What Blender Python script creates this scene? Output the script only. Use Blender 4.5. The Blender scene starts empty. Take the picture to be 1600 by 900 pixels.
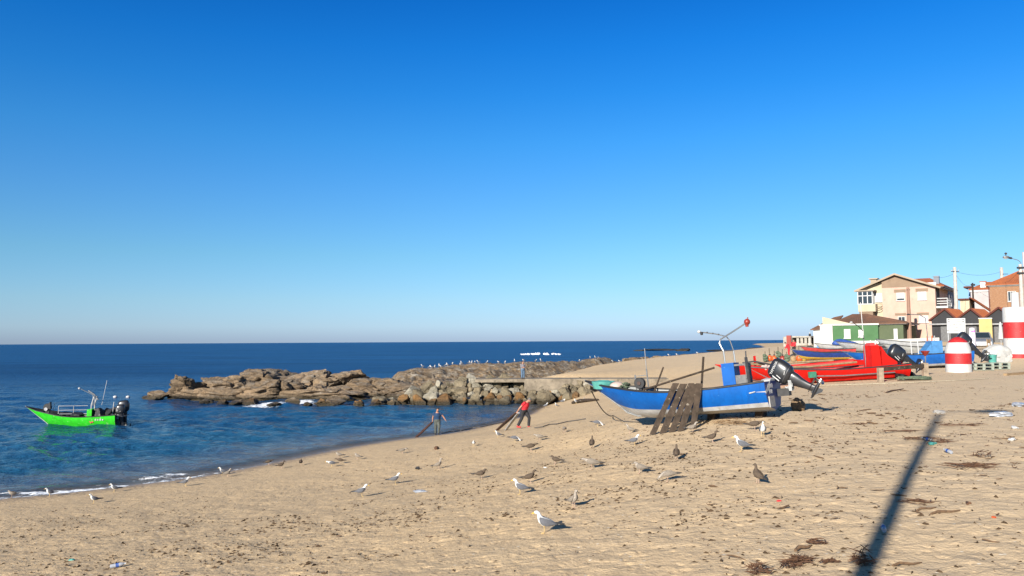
import bpy, bmesh, math, random
import numpy as np
from mathutils import Vector, Matrix, Euler
R = math.radians
random.seed(7)
SC = bpy.context.scene
COL = SC.collection

# ------------------------------------------------------------------ camera
F, CAMZ, HOR, ROLL = 1240.0, 5.9, 533.4, 0.00574
PITCH = math.atan((HOR - 450) / F)
fwd = Vector((0, math.cos(PITCH), math.sin(PITCH)))
up0 = Vector((0, -math.sin(PITCH), math.cos(PITCH)))
rt0 = Vector((1, 0, 0))
up = up0 * math.cos(ROLL) + rt0 * math.sin(ROLL)
rt = rt0 * math.cos(ROLL) - up0 * math.sin(ROLL)
EYE = Vector((0, 0, CAMZ))
cd = bpy.data.cameras.new('camera')
cam = bpy.data.objects.new('camera', cd)
COL.objects.link(cam)
cd.sensor_width = 36
cd.lens = 36 * F / 1600
cd.clip_start = 0.1
cd.clip_end = 60000
cam.matrix_world = Matrix(((rt.x, up.x, -fwd.x, 0), (rt.y, up.y, -fwd.y, 0), (rt.z, up.z, -fwd.z, CAMZ), (0, 0, 0, 1)))
SC.camera = cam

# ------------------------------------------------------------------ light
SUN_AZ, SUN_EL = 31.2, 21.0          # the shadows run 31 degrees to the right of the view axis
w = bpy.data.worlds.new('World')
SC.world = w
w.use_nodes = True
nt = w.node_tree
bg = nt.nodes['Background']
sky = nt.nodes.new('ShaderNodeTexSky')
sky.sky_type = 'NISHITA'
sky.sun_disc = False
sky.sun_elevation = R(SUN_EL)
sky.sun_rotation = R(180 + SUN_AZ)
sky.altitude = 0
sky.air_density = 1.0
sky.dust_density = 0.2
sky.ozone_density = 2.5
# the clear winter sky of the photograph is a deeper blue than the model's: one tint per height above the horizon, the same all round; overhead, out of view, warmed to take blue out of shade
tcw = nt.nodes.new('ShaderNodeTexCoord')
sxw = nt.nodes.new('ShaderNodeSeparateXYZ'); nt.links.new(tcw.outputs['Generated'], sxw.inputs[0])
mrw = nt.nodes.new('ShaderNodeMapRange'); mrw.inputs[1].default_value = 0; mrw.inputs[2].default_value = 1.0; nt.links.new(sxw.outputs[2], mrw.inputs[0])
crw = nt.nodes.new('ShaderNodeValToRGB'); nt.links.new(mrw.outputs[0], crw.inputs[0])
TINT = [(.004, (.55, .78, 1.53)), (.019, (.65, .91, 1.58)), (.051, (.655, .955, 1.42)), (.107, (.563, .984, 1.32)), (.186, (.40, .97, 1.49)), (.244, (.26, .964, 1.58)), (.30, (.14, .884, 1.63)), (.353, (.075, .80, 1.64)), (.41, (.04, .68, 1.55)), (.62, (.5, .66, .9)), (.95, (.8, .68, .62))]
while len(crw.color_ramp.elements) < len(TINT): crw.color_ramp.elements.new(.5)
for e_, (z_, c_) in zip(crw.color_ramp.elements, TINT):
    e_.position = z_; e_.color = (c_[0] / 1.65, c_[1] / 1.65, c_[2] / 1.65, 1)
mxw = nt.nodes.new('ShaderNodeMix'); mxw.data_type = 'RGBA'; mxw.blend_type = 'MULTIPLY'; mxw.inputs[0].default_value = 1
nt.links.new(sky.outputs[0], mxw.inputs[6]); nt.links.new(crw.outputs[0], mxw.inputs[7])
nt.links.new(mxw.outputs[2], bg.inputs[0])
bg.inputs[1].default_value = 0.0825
sl = bpy.data.lights.new('sun', 'SUN')
sl.energy = 5.0
sl.angle = R(0.53)
sl.color = (1.0, 0.93, 0.82)
so = bpy.data.objects.new('sun', sl)
COL.objects.link(so)
sdir = Vector((-math.sin(R(SUN_AZ)) * math.cos(R(SUN_EL)), -math.cos(R(SUN_AZ)) * math.cos(R(SUN_EL)), math.sin(R(SUN_EL))))
so.rotation_euler = sdir.to_track_quat('Z', 'Y').to_euler()
so.location = sdir * 50
SC.view_settings.view_transform = 'Standard'
SC.view_settings.look = 'None'
SC.view_settings.gamma = 1
SC.view_settings.exposure = 1.0

# ------------------------------------------------------------------ pixel <-> world
def ray(px, v):
    d = rt * ((px - 800) / F) + up * ((450 - v) / F) + fwd
    return d
def at_z(px, v, z):
    d = ray(px, v)
    return EYE + d * ((z - CAMZ) / d.z)
def at_d(px, v, dist):
    d = ray(px, v)
    return EYE + d * (dist / d.y)
def proj(p):
    q = Vector(p) - EYE
    k = q.dot(fwd)
    return 800 + F * q.dot(rt) / k, 450 - F * q.dot(up) / k

# ------------------------------------------------------------------ noise (numpy)
def _h(*a):
    n = np.zeros_like(a[0], dtype=np.int64)
    for i, c in enumerate(a):
        n = n + c.astype(np.int64) * (374761393, 668265263, 2147483647, 1274126177)[i]
    n = (n ^ (n >> 13)) * 1274126177
    n = n & 0x7fffffff
    n = (n ^ (n >> 16)) * 73244475
    return ((n & 0xffffff) / float(0xffffff))
def vn2(x, y, s=0):
    xi, yi = np.floor(x), np.floor(y)
    fx, fy = x - xi, y - yi
    fx = fx * fx * (3 - 2 * fx); fy = fy * fy * (3 - 2 * fy)
    S = np.full_like(xi, s)
    a, b, c, d = _h(xi, yi, S), _h(xi + 1, yi, S), _h(xi, yi + 1, S), _h(xi + 1, yi + 1, S)
    return (a * (1 - fx) + b * fx) * (1 - fy) + (c * (1 - fx) + d * fx) * fy
def fbm2(x, y, o=4, s=0):
    t = 0; a = .5
    for i in range(o):
        t = t + a * vn2(x, y, s + i); x = x * 2.03 + 7.1; y = y * 2.03 + 3.7; a *= .5
    return t
def vn3(p, s=0):
    i = np.floor(p); f = p - i; f = f * f * (3 - 2 * f)
    S = np.full(len(p), s)
    o = 0
    for dx in (0, 1):
        for dy in (0, 1):
            for dz in (0, 1):
                wgt = (f[:, 0] if dx else 1 - f[:, 0]) * (f[:, 1] if dy else 1 - f[:, 1]) * (f[:, 2] if dz else 1 - f[:, 2])
                o = o + wgt * _h(i[:, 0] + dx, i[:, 1] + dy, i[:, 2] + dz, S)
    return o
def dents(x, y, cell, s, dens=.7, rad=.42, stretch=1.0):
    """pits on a jittered grid: 0..1, 1 at the bottom of a pit"""
    X, Y = x / cell, y / (cell * stretch)
    xi, yi = np.floor(X), np.floor(Y)
    best = np.zeros_like(x)
    for dx in (-1, 0, 1):
        for dy in (-1, 0, 1):
            cx, cy = xi + dx, yi + dy
            S = np.full_like(cx, s)
            jx, jy, k = _h(cx, cy, S), _h(cx, cy, S + 1), _h(cx, cy, S + 2)
            r = rad * (.4 + .6 * _h(cx, cy, S + 3))
            a = _h(cx, cy, S + 4) * math.pi
            ux, uy = X - cx - jx, Y - cy - jy
            vx, vy = ux * np.cos(a) + uy * np.sin(a), -ux * np.sin(a) + uy * np.cos(a)
            d2 = (vx * vx + (vy * 1.7) ** 2) / (r * r)
            q = np.where(k < dens, np.clip(1 - d2, -.25, 1), 0) * np.where(d2 < 1.25, 1, 0)
            best = np.where(np.abs(q) > np.abs(best), q, best)
    return best

# ------------------------------------------------------------------ terrain
SHORE = [(-120, 797), (0, 779), (85, 773), (165, 763), (250, 754), (350, 739), (400, 729), (480, 713), (560, 697), (640, 685), (735, 671), (787, 660), (834, 647), (850, 637), (868, 627)]
CT = []
for u, v in SHORE:
    p = at_z(u, v, 0)
    CT.append((p.x, p.y, 0))
    CT.append((p.x - 8.7, p.y + 4.9, -.75))
    CT.append((p.x - 35, p.y + 20, -3.5))
for u, v, z in [(0, 900, 1.55), (400, 900, 1.95), (800, 900, 2.45), (1200, 900, 2.8), (1600, 900, 3.0), (565, 775, 1.15), (617, 757, 1.0), (855, 828, 2.45),
                (1160, 703, 3.05), (1185, 752, 2.95), (1055, 715, 2.85), (925, 698, 2.0), (820, 668, .55), (1040, 662, 3.0), (1200, 655, 3.35), (985, 662, 2.75),
                (930, 640, 1.8), (900, 650, 1.45), (1000, 608, 2.1), (1100, 600, 2.95), (1250, 600, 3.45), (1400, 588, 3.75), (1498, 583, 3.85), (1600, 575, 4.0),
                (1600, 620, 3.7), (1400, 660, 3.45), (1600, 750, 3.3), (1300, 800, 3.0), (1250, 560, 4.0), (1250, 545, 4.8), (1400, 548, 4.9), (1270, 537, 5.2),
                (1340, 538, 5.3), (1500, 545, 4.9), (1600, 548, 4.9), (880, 585, 2.4), (985, 563, 2.6), (1100, 555, 2.9), (1220, 546, 3.3), (1040, 580, 2.6),
                (1000, 575, 2.55), (1150, 575, 3.2), (905, 621, .75), (928, 613, 1.15), (950, 606, 1.5), (1150, 553, 3.0)]:
    p = at_z(u, v, z)
    CT.append((p.x, p.y, z))
CT += [(55, 105, 5.6), (48, 88, 5.55), (62, 95, 5.75), (90, 120, 6), (70, 100, 5.8), (60, 62, 4.8), (100, 60, 5.2), (40, 20, 4), (60, 30, 4.4), (20, 0, 3.6), (0, 0, 3.3),
       (-15, 0, 2.4), (-30, 10, .9), (-42, 18, -.6), (-60, 0, -1.5), (-30, -30, 1.5), (30, -40, 4), (8, 132, .8), (-20, 140, -3), (20, 172, .8), (-10, 200, -3),
       (45, 250, .6), (20, 260, -3), (60, 360, -2), (100, 380, .6), (235, 720, .8), (190, 730, -3), (150, 200, 6), (200, 400, 5), (320, 700, 5), (140, 330, 4),
       (-8, 85, .2), (-14, 95, -1), (-25, 110, -4), (150, 100, 7), (-100, 60, -6), (-100, 200, -8), (0, 400, -8), (100, 900, -8), (400, 900, 5), (10, 78, 1.0), (16, 79, 2.0)]
CT = np.array(CT)
def _phi(d): return np.sqrt(d * d + 4.0)
_A = _phi(np.hypot(CT[:, None, 0] - CT[None, :, 0], CT[:, None, 1] - CT[None, :, 1])) - .35 * np.eye(len(CT))
_n = len(CT)
_M = np.zeros((_n + 1, _n + 1)); _M[:_n, :_n] = _A; _M[_n, :_n] = 1; _M[:_n, _n] = 1
_W = np.linalg.solve(_M, np.append(CT[:, 2], 0))
def ground(x, y):
    x = np.asarray(x, float); y = np.asarray(y, float)
    sh = x.shape; x = x.ravel(); y = y.ravel(); o = np.full(len(x), _W[-1])
    for i in range(_n):
        o += _W[i] * _phi(np.hypot(x - CT[i, 0], y - CT[i, 1]))
    return o.reshape(sh)
_D = np.geomspace(4, 900, 1400)
def on(px, v):
    """the point of the ground that shows at a pixel of the photograph"""
    d = ray(px, v)
    P = np.array([[d.x / d.y * t, t, CAMZ + d.z / d.y * t] for t in _D])
    g = ground(P[:, 0], P[:, 1]) - P[:, 2]
    i = int(np.argmax(g > 0))
    if i == 0: i = len(_D) - 1
    a, b = g[i - 1], g[i]
    k = a / (a - b) if a != b else 0
    p = P[i - 1] + (P[i] - P[i - 1]) * k
    return Vector(p)
def gz(x, y): return float(ground(np.array([x]), np.array([y]))[0])

# ------------------------------------------------------------------ mesh builder
def rot_to(d):
    return Vector(d).to_track_quat('Z', 'Y').to_matrix()
class MB:
    def __init__(s): s.v = []; s.f = []
    def add(s, vs, fs):
        o = len(s.v); s.v += [tuple(p) for p in vs]; s.f += [tuple(i + o for i in q) for q in fs]; return s
    def box(s, c, d, M=None, taper=1.0):
        x, y, z = d[0] / 2, d[1] / 2, d[2] / 2
        vs = [Vector(p) for p in ((-x, -y, -z), (x, -y, -z), (x, y, -z), (-x, y, -z), (-x * taper, -y * taper, z), (x * taper, -y * taper, z), (x * taper, y * taper, z), (-x * taper, y * taper, z))]
        if M is not None: vs = [M @ p for p in vs]
        c = Vector(c)
        return s.add([p + c for p in vs], [(3, 2, 1, 0), (4, 5, 6, 7), (0, 1, 5, 4), (1, 2, 6, 5), (2, 3, 7, 6), (3, 0, 4, 7)])
    def span(s, x0, x1, y0, y1, z0, z1):
        return s.box(((x0 + x1) / 2, (y0 + y1) / 2, (z0 + z1) / 2), (abs(x1 - x0), abs(y1 - y0), abs(z1 - z0)))
    def bar(s, p, q, w, h):
        p, q = Vector(p), Vector(q)
        return s.box((p + q) / 2, (w, h, (q - p).length), rot_to(q - p))
    def loft(s, rings, caps=True, closed=True):
        n = len(rings[0]); o = len(s.v)
        for r in rings: s.v += [tuple(p) for p in r]
        for i in range(len(rings) - 1):
            for j in range(n if closed else n - 1):
                a, b = o + i * n + j, o + i * n + (j + 1) % n
                s.f.append((a, b, b + n, a + n))
        if caps and closed:
            s.f.append(tuple(o + j for j in range(n - 1, -1, -1)))
            s.f.append(tuple(o + (len(rings) - 1) * n + j for j in range(n)))
        return s
    def tube(s, pts, r, n=8, flat=1.0, upv=None):
        pts = [Vector(p) for p in pts]
        rs = r if isinstance(r, (list, tuple)) else [r] * len(pts)
        t = (pts[1] - pts[0]).normalized()
        u = Vector(upv) if upv else (Vector((0, 0, 1)) if abs(t.z) < .9 else Vector((1, 0, 0)))
        rings = []
        for i, p in enumerate(pts):
            a, b = pts[max(0, i - 1)], pts[min(len(pts) - 1, i + 1)]
            t = (b - a).normalized()
            u = (u - t * u.dot(t)).normalized()
            k = t.cross(u)
            rings.append([p + (u * math.cos(2 * math.pi * j / n) + k * (math.sin(2 * math.pi * j / n) * flat)) * rs[i] for j in range(n)])
        return s.loft(rings)
    def lathe(s, prof, c=(0, 0, 0), n=16, M=None):
        c = Vector(c)
        rings = []
        for r, z in prof:
            q = [Vector((r * math.cos(2 * math.pi * j / n), r * math.sin(2 * math.pi * j / n), z)) for j in range(n)]
            if M is not None: q = [M @ p for p in q]
            rings.append([p + c for p in q])
        return s.loft(rings)
    def ell(s, c, r, M=None, nu=12, nv=8):
        if not isinstance(r, (tuple, list)): r = (r, r, r)
        rings = []
        c = Vector(c)
        for i in range(nv + 1):
            t = math.pi * (.02 + .96 * i / nv)
            q = [Vector((r[0] * math.sin(t) * math.cos(2 * math.pi * j / nu), r[1] * math.sin(t) * math.sin(2 * math.pi * j / nu), -r[2] * math.cos(t))) for j in range(nu)]
            if M is not None: q = [M @ p for p in q]
            rings.append([p + c for p in q])
        return s.loft(rings)
    def slab(s, poly, off):
        """a polygon pushed along an offset vector"""
        n = len(poly); off = Vector(off)
        vs = [Vector(p) for p in poly] + [Vector(p) + off for p in poly]
        fs = [tuple(range(n - 1, -1, -1)), tuple(range(n, 2 * n))] + [(i, (i + 1) % n, (i + 1) % n + n, i + n) for i in range(n)]
        return s.add(vs, fs)
    def mesh(s, name, m=None, smooth=True, ang=40):
        me = bpy.data.meshes.new(name)
        me.from_pydata(s.v, [], s.f)
        bm = bmesh.new(); bm.from_mesh(me)
        bmesh.ops.recalc_face_normals(bm, faces=bm.faces)
        bm.to_mesh(me); bm.free()
        if m: me.materials.append(m)
        if smooth:
            me.polygons.foreach_set('use_smooth', [True] * len(me.polygons))
            me.set_sharp_from_angle(angle=R(ang))
        return me
    def build(s, name, m, parent=None, smooth=True, ang=40, loc=None, rot=None):
        o = bpy.data.objects.new(name, s.mesh(name, m, smooth, ang))
        COL.objects.link(o)
        if parent: o.parent = parent
        if loc is not None: o.location = loc
        if rot is not None: o.rotation_euler = rot
        return o
def tag(o, label=None, cat=None, group=None, kind=None):
    if label: o['label'] = label
    if cat: o['category'] = cat
    if group: o['group'] = group
    if kind: o['kind'] = kind
    return o
def thing(name, label, cat, loc=(0, 0, 0), rz=0, group=None, rot=None):
    o = bpy.data.objects.new(name, None)
    o.empty_display_size = .2
    COL.objects.link(o)
    o.location = loc
    o.rotation_euler = rot if rot else (0, 0, rz)
    return tag(o, label, cat, group)
def copy_tree(o, parent=None):
    c = o.copy(); COL.objects.link(c)
    if parent: c.parent = parent
    for ch in list(o.children): copy_tree(ch, c)
    return c
def text_part(name, body, size, m, parent, M, extrude=.002):
    cu = bpy.data.curves.new(name, 'FONT')
    cu.body = body; cu.size = size; cu.align_x = 'CENTER'; cu.align_y = 'CENTER'; cu.extrude = extrude
    cu.resolution_u = 3; cu.space_line = .95
    t = bpy.data.objects.new('tmp', cu); COL.objects.link(t)
    dg = bpy.context.evaluated_depsgraph_get()
    me = bpy.data.meshes.new_from_object(t.evaluated_get(dg))
    bpy.data.objects.remove(t)
    me.materials.clear(); me.materials.append(m)
    o = bpy.data.objects.new(name, me); COL.objects.link(o)
    o.parent = parent; o.matrix_local = M
    return o

# ------------------------------------------------------------------ materials
def mat(name, col, rough=.6, var=.18, scale=6, bump=.15, bscale=30, metal=0, col2=None, spots=None, spec=.5, bdist=.02, coat=0, grime=None):
    """procedural paint, metal, stone...: mottled colour, uneven gloss, fine relief, optional worn spots"""
    m = bpy.data.materials.new(name); m.use_nodes = True
    n, l = m.node_tree.nodes, m.node_tree.links
    b = n['Principled BSDF']
    b.inputs['Roughness'].default_value = rough
    b.inputs['Metallic'].default_value = metal
    b.inputs['Specular IOR Level'].default_value = spec
    b.inputs['Coat Weight'].default_value = coat
    tc = n.new('ShaderNodeTexCoord')
    no = n.new('ShaderNodeTexNoise'); no.inputs['Scale'].default_value = scale; no.inputs['Detail'].default_value = 5; no.inputs['Roughness'].default_value = .62
    l.new(tc.outputs['Object'], no.inputs['Vector'])
    mr = n.new('ShaderNodeMapRange'); mr.inputs[1].default_value = .3; mr.inputs[2].default_value = .7
    l.new(no.outputs['Fac'], mr.inputs[0])
    mx = n.new('ShaderNodeMix'); mx.data_type = 'RGBA'
    c2 = col2 if col2 else tuple(c * (1 - 2 * var) for c in col)
    c1 = col if col2 else tuple(min(1, c * (1 + var * .5)) for c in col)
    mx.inputs[6].default_value = (*c1, 1); mx.inputs[7].default_value = (*c2, 1)
    l.new(mr.outputs[0], mx.inputs[0])
    out = mx.outputs[2]
    if spots:
        sc_, sz, sc = spots
        n2 = n.new('ShaderNodeTexNoise'); n2.inputs['Scale'].default_value = sc_; n2.inputs['Detail'].default_value = 3
        l.new(tc.outputs['Object'], n2.inputs['Vector'])
        m2 = n.new('ShaderNodeMapRange'); m2.inputs[1].default_value = sz; m2.inputs[2].default_value = sz + .05
        l.new(n2.outputs['Fac'], m2.inputs[0])
        x2 = n.new('ShaderNodeMix'); x2.data_type = 'RGBA'
        l.new(m2.outputs[0], x2.inputs[0]); l.new(out, x2.inputs[6]); x2.inputs[7].default_value = (*sc, 1)
        out = x2.outputs[2]
    if grime:
        # rain streaks and scuffs running down the paint, salt towards the bottom
        gm = n.new('ShaderNodeMapping'); gm.inputs['Scale'].default_value = (5.5, 5.5, .7); l.new(tc.outputs['Object'], gm.inputs[0])
        n3 = n.new('ShaderNodeTexNoise'); n3.inputs['Scale'].default_value = 1.6; n3.inputs['Detail'].default_value = 6; n3.inputs['Roughness'].default_value = .7
        l.new(gm.outputs[0], n3.inputs['Vector'])
        m3 = n.new('ShaderNodeMapRange'); m3.inputs[1].default_value = .5; m3.inputs[2].default_value = .74; m3.inputs[4].default_value = grime[1]
        l.new(n3.outputs['Fac'], m3.inputs[0])
        x3 = n.new('ShaderNodeMix'); x3.data_type = 'RGBA'; l.new(m3.outputs[0], x3.inputs[0]); l.new(out, x3.inputs[6]); x3.inputs[7].default_value = (*grime[0], 1)
        out = x3.outputs[2]
    l.new(out, b.inputs['Base Color'])
    rr = n.new('ShaderNodeMapRange'); rr.inputs[3].default_value = max(.02, rough - .12); rr.inputs[4].default_value = min(1, rough + .15)
    l.new(no.outputs['Fac'], rr.inputs[0]); l.new(rr.outputs[0], b.inputs['Roughness'])
    if bump:
        nb = n.new('ShaderNodeTexNoise'); nb.inputs['Scale'].default_value = bscale; nb.inputs['Detail'].default_value = 4
        l.new(tc.outputs['Object'], nb.inputs['Vector'])
        bp = n.new('ShaderNodeBump'); bp.inputs['Strength'].default_value = bump; bp.inputs['Distance'].default_value = bdist
        l.new(nb.outputs['Fac'], bp.inputs['Height']); l.new(bp.outputs[0], b.inputs['Normal'])
    return m
def glass(name, col=(.02, .03, .04)):
    return mat(name, col, .08, .1, 3, 0, spec=.6)
M = dict(
    blue=mat('blue_paint', (.0015, .084, .335), .5, .12, 2.2, .08, 14, spots=(11, .70, (.05, .17, .40)), spec=.18, grime=((.004, .035, .14), .55)),
    blue_dark=mat('dark_blue_paint_and_shade', (.012, .04, .19), .45, .2, 4, .08, 20),
    blue_old=mat('worn_blue_paint', (.012, .10, .36), .55, .15, 3, .08, 20, spots=(7, .68, (.5, .55, .6)), spec=.18),
    lightblue=mat('light_blue_paint', (.06, .20, .42), .5, .15, 4, .1, 20),
    hullwhite=mat('hull_white', (.36, .365, .37), .45, .18, 3, .08, 20, spots=(4, .66, (.25, .225, .18)), grime=((.20, .165, .115), .6)),
    inwhite=mat('grey_white_lining', (.30, .31, .305), .5, .2, 5, .1, 20, spots=(6, .66, (.35, .33, .28))),
    rubber=mat('black_rubber', (.014, .014, .016), .55, .3, 6, .15, 30),
    black=mat('black_cowling', (.018, .019, .023), .32, .25, 4, .03, 20, coat=.3),
    darkgrey=mat('dark_grey_metal', (.06, .06, .065), .45, .25, 8, .1, 30, metal=.4),
    steel=mat('brushed_steel', (.5, .5, .48), .34, .15, 12, .04, 60, metal=.9),
    galv=mat('galvanised_steel', (.27, .275, .275), .45, .22, 9, .08, 40, metal=.6),
    red=mat('red_paint', (.52, .010, .006), .5, .12, 2.5, .08, 16, spots=(10, .69, (.5, .11, .08)), spec=.18, grime=((.20, .012, .010), .6)),
    red_in=mat('faded_red_paint', (.45, .045, .042), .55, .16, 4, .08, 20),
    red_dull=mat('red_lamp', (.25, .03, .018), .4, .2, 12, .1, 30),
    green=mat('bright_green_paint', (.03, .50, .02), .5, .15, 3, .08, 16, spots=(7, .64, (.20, .46, .15)), spec=.18, grime=((.03, .20, .02), .6)),
    wood=mat('weathered_wood', (.07, .05, .036), .9, .3, 5, .6, 26, col2=(.022, .017, .013), spots=(10, .64, (.17, .145, .115)), spec=.2),
    wood_light=mat('pale_timber', (.30, .20, .105), .75, .22, 5, .35, 26),
    wood_red=mat('reddish_board', (.075, .034, .022), .6, .3, 5, .3, 26),
    rope=mat('rope', (.42, .36, .26), .9, .3, 20, .5, 80),
    rope_dark=mat('dark_rope', (.09, .08, .07), .9, .3, 20, .5, 80),
    net=mat('green_net', (.12, .16, .10), .9, .4, 14, .7, 60),
    teal=mat('teal_plastic', (.075, .30, .265), .45, .15, 6, .15, 30),
    buoy=mat('pale_pink_buoy', (.42, .33, .29), .5, .15, 6, .1, 30),
    orange=mat('orange_plastic', (.55, .09, .015), .45, .15, 6, .1, 30),
    yellow=mat('yellow_plastic', (.5, .32, .03), .5, .15, 6, .1, 30),
    white=mat('white_paint', (.46, .46, .45), .55, .07, 3, .05, 20, spots=(6, .7, (.55, .52, .46))),
    daymark_white=mat('chalky_white_paint', (.48, .48, .47), .7, .06, 2, .25, 9, spots=(16, .63, (.27, .255, .23)), bdist=.04, grime=((.27, .25, .22), .6)),
    daymark_red=mat('worn_red_paint', (.40, .012, .014), .6, .12, 2.5, .2, 10, spots=(15, .67, (.42, .16, .14)), bdist=.03, grime=((.20, .02, .02), .6)),
    concrete=mat('concrete', (.34, .32, .28), .9, .2, 1.6, .35, 12, spots=(3, .62, (.22, .2, .17)), bdist=.05),
    grating=mat('grey_grating', (.12, .12, .12), .6, .2, 9, .1, 40),
    galvpaint=mat('pale_grey_paint', (.36, .37, .38), .5, .15, 4, .1, 20),
    post_wood=mat('grey_stump_wood', (.30, .23, .16), .9, .25, 6, .4, 24),
    old_concrete=mat('weathered_concrete', (.22, .18, .13), .9, .25, 1.2, .5, 8, spots=(2.5, .58, (.12, .10, .07)), bdist=.08),
    conc_pole=mat('concrete_pole', (.42, .39, .35), .9, .15, 4, .2, 20),
    plate=mat('pale_plate', (.4, .38, .35), .6, .2, 8, .1, 30),
    letter=mat('white_lettering', (.5, .5, .49), .6, .1, 30, 0),
    ink=mat('black_lettering', (.03, .03, .03), .6, .1, 30, 0),
    skin=mat('skin', (.34, .17, .11), .55, .12, 12, .05, 60),
    hair=mat('dark_hair', (.025, .02, .017), .7, .3, 30, .4, 90),
    hair_grey=mat('greying_hair', (.12, .11, .1), .7, .3, 30, .4, 90),
    navy=mat('blue_cotton', (.008, .038, .10), .85, .2, 9, .3, 40),
    jeans=mat('blue_denim', (.10, .17, .26), .85, .25, 9, .3, 40),
    olive=mat('olive_cotton', (.075, .085, .075), .85, .25, 9, .3, 40),
    redcloth=mat('red_cotton', (.5, .015, .025), .85, .2, 9, .3, 40),
    greycloth=mat('grey_cotton', (.2, .19, .21), .85, .2, 9, .3, 40),
    darkcloth=mat('dark_cloth', (.02, .019, .022), .85, .3, 9, .3, 40),
    redshoe=mat('red_shoe', (.45, .02, .02), .6, .2, 9, .2, 40),
    shoe=mat('dark_shoe', (.035, .03, .028), .6, .2, 9, .2, 40),
    glass=glass('window_glass'),
    canvas=mat('white_canvas', (.40, .40, .385), .8, .12, 3, .3, 9, bdist=.06),
    tarp=mat('blue_tarpaulin', (.03, .08, .3), .6, .2, 4, .4, 10, bdist=.05),
)

# ------------------------------------------------------------------ ground, sea
def grid_mesh(name, X, Y, Z, m, attrs=None):
    nr, nc = X.shape
    me = bpy.data.meshes.new(name)
    co = np.stack([X, Y, Z], -1).reshape(-1, 3).astype(np.float32)
    idx = np.arange(nr * nc).reshape(nr, nc)
    q = np.stack([idx[:-1, :-1], idx[:-1, 1:], idx[1:, 1:], idx[1:, :-1]], -1).reshape(-1, 4)
    me.vertices.add(len(co)); me.vertices.foreach_set('co', co.ravel())
    me.loops.add(q.size); me.loops.foreach_set('vertex_index', q.ravel().astype(np.int32))
    me.polygons.add(len(q)); me.polygons.foreach_set('loop_start', np.arange(0, q.size, 4, dtype=np.int32))
    me.update(calc_edges=True)
    me.polygons.foreach_set('use_smooth', [True] * len(q))
    for k, a in (attrs or {}).items():
        at = me.attributes.new(k, 'FLOAT', 'POINT'); at.data.foreach_set('value', a.ravel().astype(np.float32))
    me.materials.append(m); me.validate()
    o = bpy.data.objects.new(name, me); COL.objects.link(o)
    return o
def nodes(name):
    m = bpy.data.materials.new(name); m.use_nodes = True
    return m, m.node_tree.nodes, m.node_tree.links, m.node_tree.nodes['Principled BSDF']
def nz(n, l, vec, scale, detail=4, rough=.6, dist=0):
    t = n.new('ShaderNodeTexNoise'); t.inputs['Scale'].default_value = scale; t.inputs['Detail'].default_value = detail
    t.inputs['Roughness'].default_value = rough; t.inputs['Distortion'].default_value = dist
    l.new(vec, t.inputs['Vector']); return t.outputs['Fac']
def ramp(n, l, v, a, b, c=0., d=1.):
    t = n.new('ShaderNodeMapRange'); t.inputs[1].default_value = a; t.inputs[2].default_value = b; t.inputs[3].default_value = c; t.inputs[4].default_value = d
    l.new(v, t.inputs[0]); return t.outputs[0]
def mixc(n, l, f, a, b):
    t = n.new('ShaderNodeMix'); t.data_type = 'RGBA'
    for s, x in ((6, a), (7, b)):
        if isinstance(x, tuple): t.inputs[s].default_value = (*x, 1)
        else: l.new(x, t.inputs[s])
    if isinstance(f, float): t.inputs[0].default_value = f
    else: l.new(f, t.inputs[0])
    return t.outputs[2]
def mth(n, l, op, a, b=0.):
    t = n.new('ShaderNodeMath'); t.operation = op
    for s, x in ((0, a), (1, b)):
        if isinstance(x, (int, float)): t.inputs[s].default_value = x
        else: l.new(x, t.inputs[s])
    return t.outputs[0]

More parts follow.
